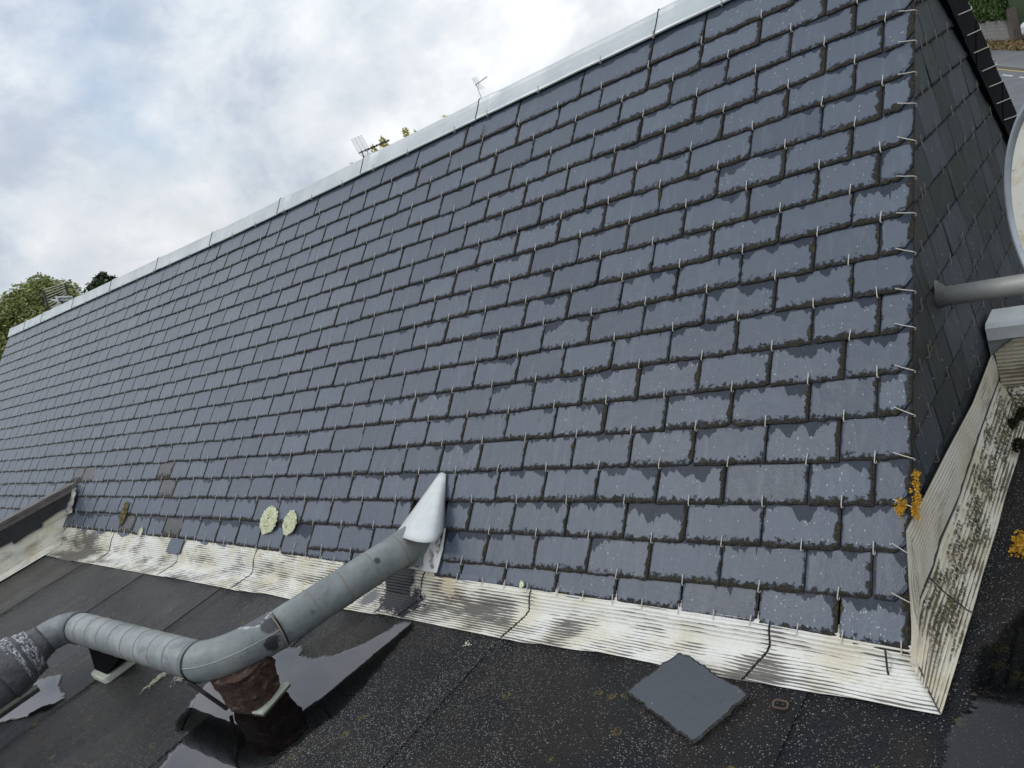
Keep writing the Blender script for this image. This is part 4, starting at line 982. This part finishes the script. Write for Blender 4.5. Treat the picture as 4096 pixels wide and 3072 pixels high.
for (px, py, rr, n) in ((3665, 1905, .010, 260), (3671, 1945, .008, 160), (3655, 1935, .005, 50), (3672, 1990, .009, 220), (3668, 2025, .010, 320), (3660, 2045, .009, 260), (3671, 2070, .006, 120), (3603, 2032, .014, 420), (3618, 2015, .007, 90), (3645, 1965, .004, 30)):
    c = hroof(px, py, .009)
    for _ in range(int(n * .5)):
        p = c + AU * rg.gauss(0, rr * .36) + AV * rg.gauss(0, rr * .7) + np.array((0, -SP, CP)) * rg.uniform(0, .003); s = .0019
        v = [lg.vert(p + np.array([rg.gauss(0, s) for _ in range(3)])) for _ in range(4)]; lg.face(v[:3]); lg.face((v[0], v[2], v[3])); lg.face((v[1], v[3], v[2]))
tag(lg.build('lichen', oran), 'bright orange lichen patches on the slate verge beside the gable', 'lichen', 'lichens on the slates')
lg = MB(); c = hz_(4090, 2175, ZD + .004)
for _ in range(500):
    p = c + np.array((rg.gauss(0, .010), rg.gauss(0, .022), rg.uniform(0, .006))); s = .003
    v = [lg.vert(p + np.array([rg.gauss(0, s) for _ in range(3)])) for _ in range(4)]; lg.face(v[:3]); lg.face((v[0], v[2], v[3])); lg.face((v[1], v[3], v[2]))
tag(lg.build('lichen', oran), 'orange yellow lichen on the black felt at the right frame edge', 'lichen', 'lichens on the slates')
# small debris
rr_ = MB(); c = hz_(3122, 2818, ZD + .006); rr_.tube([c + np.array((.017 * math.cos(a), .013 * math.sin(a), .002 * math.sin(3 * a))) for a in np.linspace(0, 6.283, 22)], .0028, 6)
tag(rr_.build('rubber_ring', simple('ring', (.10, .07, .05), .8)), 'small dark brown ring lying on the felt beside the flashing', 'ring')
fl_m = simple('pale_flake', (.60, .58, .45), .9, 0, .3, 80)
def flake(px, py, rx, ry, n, label, mat=fl_m, rot=0, cat='flakes', name='flakes'):
    mb = MB(); c = hz_(px, py, ZD + .003)
    for _ in range(n):
        a, b = rnd.gauss(0, rx), rnd.gauss(0, ry); p = c + np.array((a * math.cos(rot) - b * math.sin(rot), a * math.sin(rot) + b * math.cos(rot), rnd.uniform(0, .002))); s = .0035
        q = [mb.vert(p + np.array((s * math.cos(t_) * rnd.uniform(.5, 1.2), s * math.sin(t_) * rnd.uniform(.5, 1.2), rnd.uniform(0, .001)))) for t_ in (0, 1.3, 2.6, 3.9, 5.1)]; mb.face(q)
    return tag(mb.build(name, mat), label, cat)
flake(668, 2686, .010, .045, 420, 'pale crusty streak on the wet felt behind the duct, nearer the bracket')
flake(742, 2695, .016, .022, 320, 'pale crusty flakes on the wet felt behind the duct, nearer the elbow')
flake(490, 2270, .006, .022, 60, 'pale green chip of lichen on the felt near the far left flashing', simple('green_flake', (.46, .50, .36), .9))
flake(1870, 2577, .006, .005, 14, 'single pale flake on the black felt below the brown stained flashing')
rs = MB(); a = hroof(1935, 497, .010); b = hroof(1925, 540, .010); rs.tube([a, a * .5 + b * .5 + AU * .002, b], .0018, 6)
c = b; rs.tube([c + AU * .006 * math.cos(t_) + AV * .006 * math.sin(t_) - AV * .004 for t_ in np.linspace(0, 6.28, 12)], .0022, 6)
tag(rs.build('rusty_eyelet', simple('rust_small', (.16, .06, .03), .8)), 'small rusty eyelet with a rust streak high on the slates', 'eyelet')

# ------------------------------------------------------------------ dish and its arm
dish = empty('satellite_dish', tuple(hit(3752, 1190, (1, 0, 0), (XG, 0, 0))), 'round rusty cream dish with grey rim on a pipe arm fixed to the gable', 'satellite dish')
pz = hit(3752, 1190, (1, 0, 0), (XG, 0, 0))
mb = MB(); mb.tube([pz + np.array((-.02, 0, 0)), pz + np.array((.3, 0, 0)), pz + np.array((.75, 0, 0)), pz + np.array((.80, 0, .05)), pz + np.array((.80, 0, .45))], .0265, 24)
mb.build('arm', simple('galvanised', (.42, .42, .40), .5, .3, .3, 30, .3, .002, c2=(.44, .44, .42)), dish, smooth=True)
lead = MB(); P = []
for i in range(17):
    a = 2 * math.pi * i / 16; P.append([pz + np.array((.002 + .02 * (1 - s), math.cos(a) * (.0265 + .003 * s + .004 * fn((a, s), 3)), math.sin(a) * (.0265 + .004 * s + (.02 * s if math.sin(a) > .6 else 0)))) for s in (0, .4, 1)])
lead.grid(P); lead.build('wall_plate', simple('old_lead', (.13, .135, .13), .6, .1, .4, 30, .6), dish, smooth=True)
dc = CAM + ray(4303, 825) * 2.18
vd = ray(4237, 825); rt = np.cross(vd, (0, 0, 1)); rt /= np.linalg.norm(rt); uz = np.cross(rt, vd)
nd = -vd * math.cos(R(61)) + rt * -math.sin(R(61)); nd /= np.linalg.norm(nd); nd = nd + np.array((0, 0, .0)); nd /= np.linalg.norm(nd)
hx = np.cross(nd, uz); hx /= np.linalg.norm(hx); hy = np.cross(hx, nd)
dm = NT('rusty_cream_enamel'); P_ = dm.obj(); a_ = dm.noise(P_, 7, 6, .7, 1.0); b_ = dm.noise(P_, 30, 5, .7)
dcl = dm.mix(dm.st(a_, .46, .64), (.86, .84, .76), (.66, .56, .32)); dcl = dm.mix(dm.st(b_, .60, .68), dcl, (.36, .13, .03))
M['dish'] = dm.fin(dcl, .5, dm.bump(b_, .2, .002))
RD = .285; mb = MB(); P = []
for i in range(97):
    a = 2 * math.pi * i / 96; P.append([dc + (hx * math.cos(a) + hy * math.sin(a)) * RD * s + nd * (-.05 * (1 - s * s)) for s in (0.01, .2, .4, .6, .8, .94)])
mb.grid(P); mb.build('reflector', M['dish'], dish, smooth=True)
mb = MB(); P = []
for i in range(97):
    a = 2 * math.pi * i / 96; e_ = hx * math.cos(a) + hy * math.sin(a); P.append([dc + e_ * RD * s + nd * h for s, h in ((.955, -.008), (.965, .003), (1.0, .003), (1.005, -.004), (.94, -.014))])
mb.grid(P); mb.build('rim', simple('rim_grey', (.44, .49, .54), .45, .2, .15), dish, smooth=True)

# ================================================================== SURROUNDINGS
GZ = -3.526
ur = np.array((-.353, .936, 0)); nrr = np.array((.936, .353, 0))
def rd(n_, u_, z=0): p = nrr * n_ + ur * u_; return (p[0], p[1], GZ + z)
gm = simple('grass_ground', (.07, .085, .035), .95, 0, .4, .5)
mb = MB(); mb.face([mb.vert((x, y, GZ - .05)) for x, y in ((-900, -900), (900, -900), (900, 900), (-900, 900))]); tag(mb.build('ground', gm, origin=(0, 0, GZ - .05)), kind='structure')
def strip(name, n0, n1, z, mat, u0=-80, u1=200, h=0):
    mb = MB()
    if h: mb.prism([rd(n0, u0, z - h), rd(n1, u0, z - h), rd(n1, u1, z - h), rd(n0, u1, z - h)], (0, 0, h))
    else: mb.face([mb.vert(p) for p in (rd(n0, u0, z), rd(n1, u0, z), rd(n1, u1, z), rd(n0, u1, z))])
    return tag(mb.build(name, mat), kind='structure')
strip('road', 3.2, 9.85, -.02, simple('asphalt', (.125, .13, .14), .8, 0, .15, 1.2))
strip('pavement', 9.85, 11.45, .10, simple('pavement_tarmac', (.135, .135, .138), .85, 0, .2, 1.0), h=.2)
strip('kerb', 9.72, 9.85, .10, simple('kerb_stone', (.20, .20, .18), .9), h=.2)
strip('grass_verge', 11.45, 12.05, .12, simple('dry_grass', (.20, .15, .07), .95, 0, .5, 3), h=.2)
strip('yellow_line', 9.60, 9.68, -.016, simple('yellow_paint', (.55, .42, .14), .8))
wp_ = simple('road_paint', (.62, .62, .62), .8)
mb = MB()
for (n0, n1, us) in ((9.18, 9.26, [(u, u + 1.6) for u in np.arange(20, 60, 2.6)]), (7.18, 7.32, [(u, u + 3.0) for u in np.arange(15.6, 70, 6.0)])):
    for a, b in us: mb.face([mb.vert(p) for p in (rd(n0, a, -.016), rd(n1, a, -.016), rd(n1, b, -.016), rd(n0, b, -.016))])
tag(mb.build('road_marking', wp_), kind='structure')
lv = MB(); rg = random.Random(3)
for _ in range(4200):
    p = np.array(rd(rg.uniform(11.3, 12.05), rg.uniform(40, 62), rg.uniform(.13, .28))); s = .07
    lv.face([lv.vert(p + np.array([rg.gauss(0, s) for _ in range(3)])) for _ in range(3)])
tag(lv.build('leaf_litter', simple('dead_leaves', (.24, .13, .06), .95, 0, .6, 4, c2=(.22, .20, .08))), kind='stuff', label='dead leaves and dry grass at the foot of the block wall', cat='leaf litter')
# block wall
bt = NT('concrete_block'); P_ = bt.obj(); 
rt_ = bt.n('ShaderNodeTexBrick'); mp_ = bt.n('ShaderNodeCombineXYZ'); sx = bt.n('ShaderNodeSeparateXYZ'); bt.l(P_, sx.inputs[0])
bt.l(bt.m('SUBTRACT', bt.m('MULTIPLY', sx.outputs[1], .936), bt.m('MULTIPLY', sx.outputs[0], .353)), mp_.inputs[0]); bt.l(sx.outputs[2], mp_.inputs[1]); bt.l(mp_.outputs[0], rt_.inputs['Vector'])
for k_, v_ in (('Scale', 1.0), ('Mortar Size', .012), ('Brick Width', .40), ('Row Height', .2)): rt_.inputs[k_].default_value = v_
rt_.inputs['Color1'].default_value = (.30, .285, .26, 1); rt_.inputs['Color2'].default_value = (.24, .235, .22, 1); rt_.inputs['Mortar'].default_value = (.15, .145, .135, 1)
M['block'] = bt.fin(bt.mix(bt.m('MULTIPLY', bt.noise(P_, 2, 4), .5), rt_.outputs[0], (.15, .15, .14)), .9)
def wallhit(x, y): return hit(x, y, nrr, nrr * 12.06)
pend_ = wallhit(4046, 184); Ue = float(pend_ @ ur); ztop = wallhit(4036, 63)[2]
bw = empty('block_wall', rd(12.06, Ue + 5), 'grey concrete block garden wall below the hedge across the street', 'wall')
mb = MB(); mb.prism([rd(12.06, Ue, 0), rd(12.26, Ue, 0), rd(12.26, 130, 0), rd(12.06, 130, 0)], (0, 0, ztop - GZ)); mb.build('wall', M['block'], bw)
mb = MB(); mb.prism([rd(12.08, Ue - .75, 0), rd(12.4, Ue - .75, 0), rd(12.4, Ue - .02, 0), rd(12.03, Ue - .02, 0)], (0, 0, ztop - GZ + .3)); 
mb.build('pier', simple('brown_render', (.13, .105, .085), .9, 0, .3, 3), bw)
# foliage
def leafm(name, c, c2, tr_=.3):
    t = NT(name); n1 = t.noise(t.obj(), .8, 3, .6); wn_ = t.n('ShaderNodeTexWhiteNoise', noise_dimensions='3D'); t.l(t.n('ShaderNodeNewGeometry').outputs['Position'], wn_.inputs[0])
    oi = t.n('ShaderNodeNewGeometry').outputs['Random Per Island']
    col = t.mix(oi, c, c2); col = t.mix(t.m('MULTIPLY', n1, .4), col, c)
    return t.fin(col, .5, None, 0, .4)
hedgem = leafm('hedge_leaf', (.035, .075, .018), (.11, .17, .035)); oakm = leafm('tree_leaf', (.17, .21, .06), (.42, .44, .17)); conm = leafm('conifer_leaf', (.45, .44, .10), (.75, .66, .20)); darkm = leafm('dark_leaf', (.035, .055, .025), (.08, .11, .05))
barkm = simple('bark', (.10, .085, .07), .95)
def leaves(mb, pts, size, rg, flat=.5):
    for p in pts:
        d1_ = Vector((rg.gauss(0, 1), rg.gauss(0, 1), rg.gauss(0, 1) * flat)).normalized(); d2_ = d1_.cross(Vector((rg.gauss(0, 1), rg.gauss(0, 1), rg.gauss(0, 1)))).normalized(); s = size * rg.uniform(.6, 1.3)
        p = Vector(p); a = mb.vert(p - d1_ * s); b = mb.vert(p + d2_ * s * .45); c = mb.vert(p + d1_ * s); d = mb.vert(p - d2_ * s * .45); mb.face((a, b, c, d))
hd = empty('hedge', rd(12.9, Ue + 5), 'glossy green laurel hedge overhanging the block wall across the street', 'hedge')
mb = MB(); rg = random.Random(11); pts = []
for _ in range(30000):
    u_ = rg.uniform(Ue - .4, Ue + 16); dep = abs(rg.gauss(0, .25)); zz_ = rg.uniform(-.15, 2.6) + ztop - GZ
    bul = .30 * fn((u_, zz_), .9) + .15 * fn((u_, zz_), 2.6); pts.append(rd(12.0 + dep - bul - .35 * math.sin(min(1, max(0, (zz_ - (ztop - GZ) + .15) / .5)) * 1.57), u_, zz_ + .10 * fn((u_, 0), 2)))
leaves(mb, pts, .085, rg, 1); mb.build('foliage', hedgem, hd)
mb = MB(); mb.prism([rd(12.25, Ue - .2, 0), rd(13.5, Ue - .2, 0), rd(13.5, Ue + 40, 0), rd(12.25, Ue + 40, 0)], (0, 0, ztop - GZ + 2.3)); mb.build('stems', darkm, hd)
def blob_tree(name, base, h_tr, clumps, leaf, n, mat, label, group=None, seed=0, cat='tree'):
    t = empty(name, base, label, cat, group); rg = random.Random(seed); B_ = Vector(base)
    tk = MB(); top = B_ + Vector((0, 0, h_tr)); tk.tube([B_, (B_ + top) / 2 + Vector((.1, 0, 0)), top], [.22, .17, .11], 8)
    for c, r_ in clumps[:8]: tk.tube([top - Vector((0, 0, .5)), (top + B_ + Vector(c)) / 2, B_ + Vector(c)], [.09, .05, .015], 5)
    tk.build('trunk', barkm, t)
    mb = MB(); pts = []; tot = sum(r_ ** 2 for c, r_ in clumps)
    for c, r_ in clumps:
        for _ in range(int(n * r_ * r_ / tot)):
            v = Vector((rg.gauss(0, 1), rg.gauss(0, 1), rg.gauss(0, 1))).normalized(); k = rg.random() ** .45; k *= 1 + .35 * fn(tuple(v * 2.2), 1, seed + r_ * 9)
            if fn(tuple(v * 3.5), 1, seed + 20 + r_) > .42: continue
            pts.append(B_ + Vector(c) + v * (r_ * k))
    leaves(mb, pts, leaf, rg); mb.build('crown', mat, t); return t
def at(px, py, D): return CAM + ray(px, py) * D
def gbase(p): return (float(p[0]), float(p[1]), GZ)
rt3 = np.cross(ray(150, 1250), (0, 0, 1)); rt3 /= np.linalg.norm(rt3)
b0 = at(130, 1330, 28); base = gbase(b0); cl = []
rg = random.Random(5)
for (px, py, r_) in ((120, 1290, 1.0), (60, 1330, 1.0), (175, 1190, .62), (120, 1200, .60), (230, 1230, .60), (70, 1230, .55), (225, 1330, .9), (20, 1420, .9), (10, 1560, 1.0), (265, 1170, .42), (255, 1250, .45), (285, 1185, .26), (200, 1160, .4), (140, 1400, 1.0), (-60, 1400, 1.2), (40, 1500, 1.2), (160, 1140, .36), (-30, 1290, .7)):
    p = at(px, py, 28 + rg.uniform(-.8, .8)); cl.append(((p - np.array(base)).tolist(), r_))
blob_tree('broadleaf_tree', base, 4.2, cl, .055, 80000, oakm, 'large green broadleaf tree rising past the left end of the ridge', 'trees behind the roof', 1)
b1 = at(420, 1160, 34); base = gbase(b1); cl = []
for (px, py, r_) in ((410, 1130, .33), (430, 1150, .42), (385, 1160, .30), (450, 1125, .22), (400, 1185, .6), (412, 1100, .16)):
    p = at(px, py, 34); cl.append(((p - np.array(base)).tolist(), r_))
blob_tree('broadleaf_tree', base, 5.0, cl, .10, 2600, darkm, 'small dark treetop peeking above the ridge right of the large tree', 'trees behind the roof', 2)
for i, (px, py, lean, hh_, lab) in enumerate(((1490, 590, 0, .60, 'yellow green conifer tip beside the antenna boom, left of the pair'), (1527, 555, 0, .75, 'yellow green conifer tip beside the antenna boom, right of the pair'), (1618, 520, 0, .95, 'tallest yellow green conifer tip midway along the ridge'), (1662, 525, 0, .35, 'faint thin conifer tip right of the tallest one'), (1780, 462, 0, .45, 'sparse golden conifer tips above the ridge, rightmost of the row'), (1410, 650, 1, .40, 'low golden conifer sprig left of the boom antenna'))):
    D = 16.0; tip = at(px, py, D); t = empty('conifer', gbase(tip), lab, 'conifer', 'conifer tips above the ridge'); rg = random.Random(40 + i)
    mb = MB(); tk = MB(); tk.tube([(tip[0], tip[1], GZ), (tip[0], tip[1], tip[2] - .1)], [.09, .004], 6); tk.build('trunk', barkm, t)
    zt_ = tip[2]; nb_ = int(120 * (1 if hh_ > .5 else .4))
    for k in range(nb_ * 3):
        dz = (k / (nb_ * 3)) * 2.2; L_ = (.05 + .30 * dz ** .8) * rg.uniform(.5, 1.1) * (1 if hh_ > .5 else .55); a = rg.uniform(0, 6.283); c0_ = Vector((tip[0], tip[1], zt_ - dz)); dr_ = Vector((math.cos(a), math.sin(a), .75)).normalized()
        if lean: dr_ = Vector((math.cos(a) * .9, math.sin(a), .2)).normalized()
        for q in range(9):
            s = (q + 1) / 9; p = c0_ + dr_ * L_ * s + Vector((0, 0, -.05 * s * s)); sd = dr_.cross(Vector((rg.gauss(0, 1), rg.gauss(0, 1), rg.gauss(0, 1)))).normalized()
            w2 = .045 * (1.2 - s) ; e_ = p + (dr_ + sd * rg.choice((-1, 1)) * .8) * w2 * 1.6
            mb.face([mb.vert(p - sd * .008), mb.vert(e_), mb.vert(p + dr_ * .02 + sd * .008)])
    mb.build('crown', conm, t)
# roof of the neighbouring house carrying the antenna masts is hidden: each mast stands on the ground behind
alu = simple('aluminium', (.36, .37, .38), .5, .4, .2); darkmt = simple('dark_metal', (.07, .075, .08), .5, .3)
def frame_at(px, py, D):
    c = at(px, py, D); v = ray(px, py); r_ = np.cross(v, (0, 0, 1)); r_ /= np.linalg.norm(r_); return Vector(c), Vector(r_), Vector((0, 0, 1)), Vector(v)
def grid_panel(mb, o, ax, ay, w, h, nx, ny, rr):
    for i in range(nx + 1): mb.tube([o + ax * (w * i / nx), o + ax * (w * i / nx) + ay * h], rr, 4)
    for j in range(ny + 1): mb.tube([o + ay * (h * j / ny), o + ay * (h * j / ny) + ax * w], rr, 4)
def antenna(px, py, D, sc, label, boom=True, thin=1.0, bdir=(1, .12)):
    c, r_, u_, v_ = frame_at(px, py, D); a = empty('tv_antenna', gbase(c), label, 'antenna', 'antennas above the ridge')
    mb = MB(); mb.tube([(c.x, c.y, GZ), c + u_ * .05 * sc], .018 * sc, 8); mb.build('mast', darkmt, a)
    rs_ = (r_ * .55 + v_ * .83).normalized()
    mb = MB(); back = (-r_ * .35); grid_panel(mb, c + back * .3 * sc - rs_ * .0 * sc, (r_ * .8 + v_ * .5).normalized() * 1.0, (u_ * .98 - r_ * .10).normalized(), .42 * sc, .46 * sc, 3, 11, .0052 * sc * thin)
    grid_panel(mb, c + back * .3 * sc, (r_ * .8 + v_ * .5).normalized(), (-u_ * .80 + r_ * .42).normalized(), .42 * sc, .46 * sc, 3, 9, .0042 * sc * thin)
    mb.build('reflector', alu, a)
    if boom:
        bd = (r_ * bdir[0] + u_ * bdir[1] - v_ * .15).normalized(); mb = MB(); mb.tube([c - bd * .1 * sc, c + bd * .95 * sc], .019 * sc, 6)
        mb.tube([c + bd * .2 * sc, c - u_ * .36 * sc + bd * .05 * sc], .009 * sc, 6); mb.build('boom', darkmt, a)
        el_ = MB()
        for k in range(9):
            p = c + bd * (.14 + .095 * k) * sc; el_.tube([p - v_ * .12 * sc + u_ * .03 * sc, p + u_ * .03 * sc, p + v_ * .12 * sc + u_ * .03 * sc], .008 * sc, 5); el_.box(tuple(p - Vector((.018, .018, .03)) * sc), tuple(p + Vector((.018, .018, .03)) * sc))
        el_.build('directors', alu if k % 2 else darkmt, a)
antenna(1447, 608, 13.5, .52, 'grid antenna with a long ribbed boom above the middle of the ridge', True, 1.0, (1, .02))
antenna(1905, 338, 24, .42, 'small distant grid antenna on a thin pole above the ridge, rightmost', True, .9, (.45, .10))
# left antenna: bent aluminium grill with a cast head
c, r_, u_, v_ = frame_at(218, 1222, 12.5); a = empty('tv_antenna', gbase(c), 'silver grill antenna in front of the large tree at the left end of the ridge', 'antenna', 'antennas above the ridge')
cs = lambda x, y, d=0: Vector(at(x, y, 12.5 + d))
mb = MB(); mb.tube([cs(172, 1160), cs(190, 1225), cs(205, 1246)], .016, 6); mb.tube([cs(259, 1132), cs(272, 1178)], .016, 6); mb.build('side_bar', darkmt, a)
mb = MB()
for k in range(9):
    s = k / 8; mb.tube([cs(173 + 28 * s, 1160 + 84 * s), cs(259 + 22 * s, 1132 + 66 * s)], .0062, 5)
mb.build('reflector', simple('pale_rod', (.62, .62, .50), .5, .2), a)
mb = MB()
for (x0, y0, x1, y1) in ((205, 1200, 235, 1205), (235, 1205, 243, 1222), (243, 1222, 225, 1236), (228, 1190, 290, 1188), (240, 1200, 285, 1200), (262, 1212, 292, 1193), (225, 1186, 236, 1215), (212, 1236, 240, 1218)):
    mb.tube([cs(x0, y0, -.15), cs(x1, y1, -.2)], .015, 6)
mb.build('feed', simple('cast_aluminium', (.60, .60, .60), .4, .3), a)
mb = MB(); mb.tube([(float(cs(240, 1235)[0]), float(cs(240, 1235)[1]), GZ), cs(232, 1180)], .02, 8); mb.build('mast', darkmt, a)
# white van parked by the kerb, mostly outside the picture
vc_ = hit(4076, 95, nrr, nrr * 12.15)
van = empty('parked_van', rd(13.0, float(vc_ @ ur) - 2.5), 'white van parked beyond the end of the block wall, at the right frame edge', 'van')
zv = float(vc_[2] - GZ); uv_ = float(vc_ @ ur)
vm = simple('van_paint', (.66, .70, .76), .3, 0, .05, 2, 0); gls = simple('dark_glass', (.02, .025, .03), .1, 0, .1, 2, 0); ty = simple('tyre', (.02, .02, .02), .8)
def vb(n0, n1, u0, u1, z0, z1, name, mat, bev=.12):
    mb = MB(); mb.prism([rd(n0, u0, z0), rd(n1, u0, z0), rd(n1, u1, z0), rd(n0, u1, z0)], (0, 0, z1 - z0)); o = mb.build(name, mat, van)
    if bev: m_ = o.modifiers.new('b', 'BEVEL'); m_.width = bev; m_.segments = 4
    return o
z1v = zv
vb(12.15, 14.0, uv_ - 5.0, uv_, .42, z1v, 'body', vm, .18); vb(12.14, 14.01, uv_ - 4.4, uv_ - 3.4, z1v * .55, z1v * .85, 'window', gls, 0); vb(12.35, 13.8, uv_ - .02, uv_ + .012, z1v * .52, z1v * .86, 'window', gls, .02)
vb(12.18, 13.97, uv_ - 5.08, uv_ + .06, .30, .55, 'bumper', darkmt, .04)
for n_ in (12.2, 13.75):
    for u_ in (uv_ - 4.2, uv_ - .9):
        mb = MB(); c = Vector(rd(n_, u_, .42)); mb.tube([c, c + Vector(nrr) * .2], .32, 20); mb.build('wheel', ty, van)

for o in bpy.data.objects:
    if '_o' in o: del o['_o']
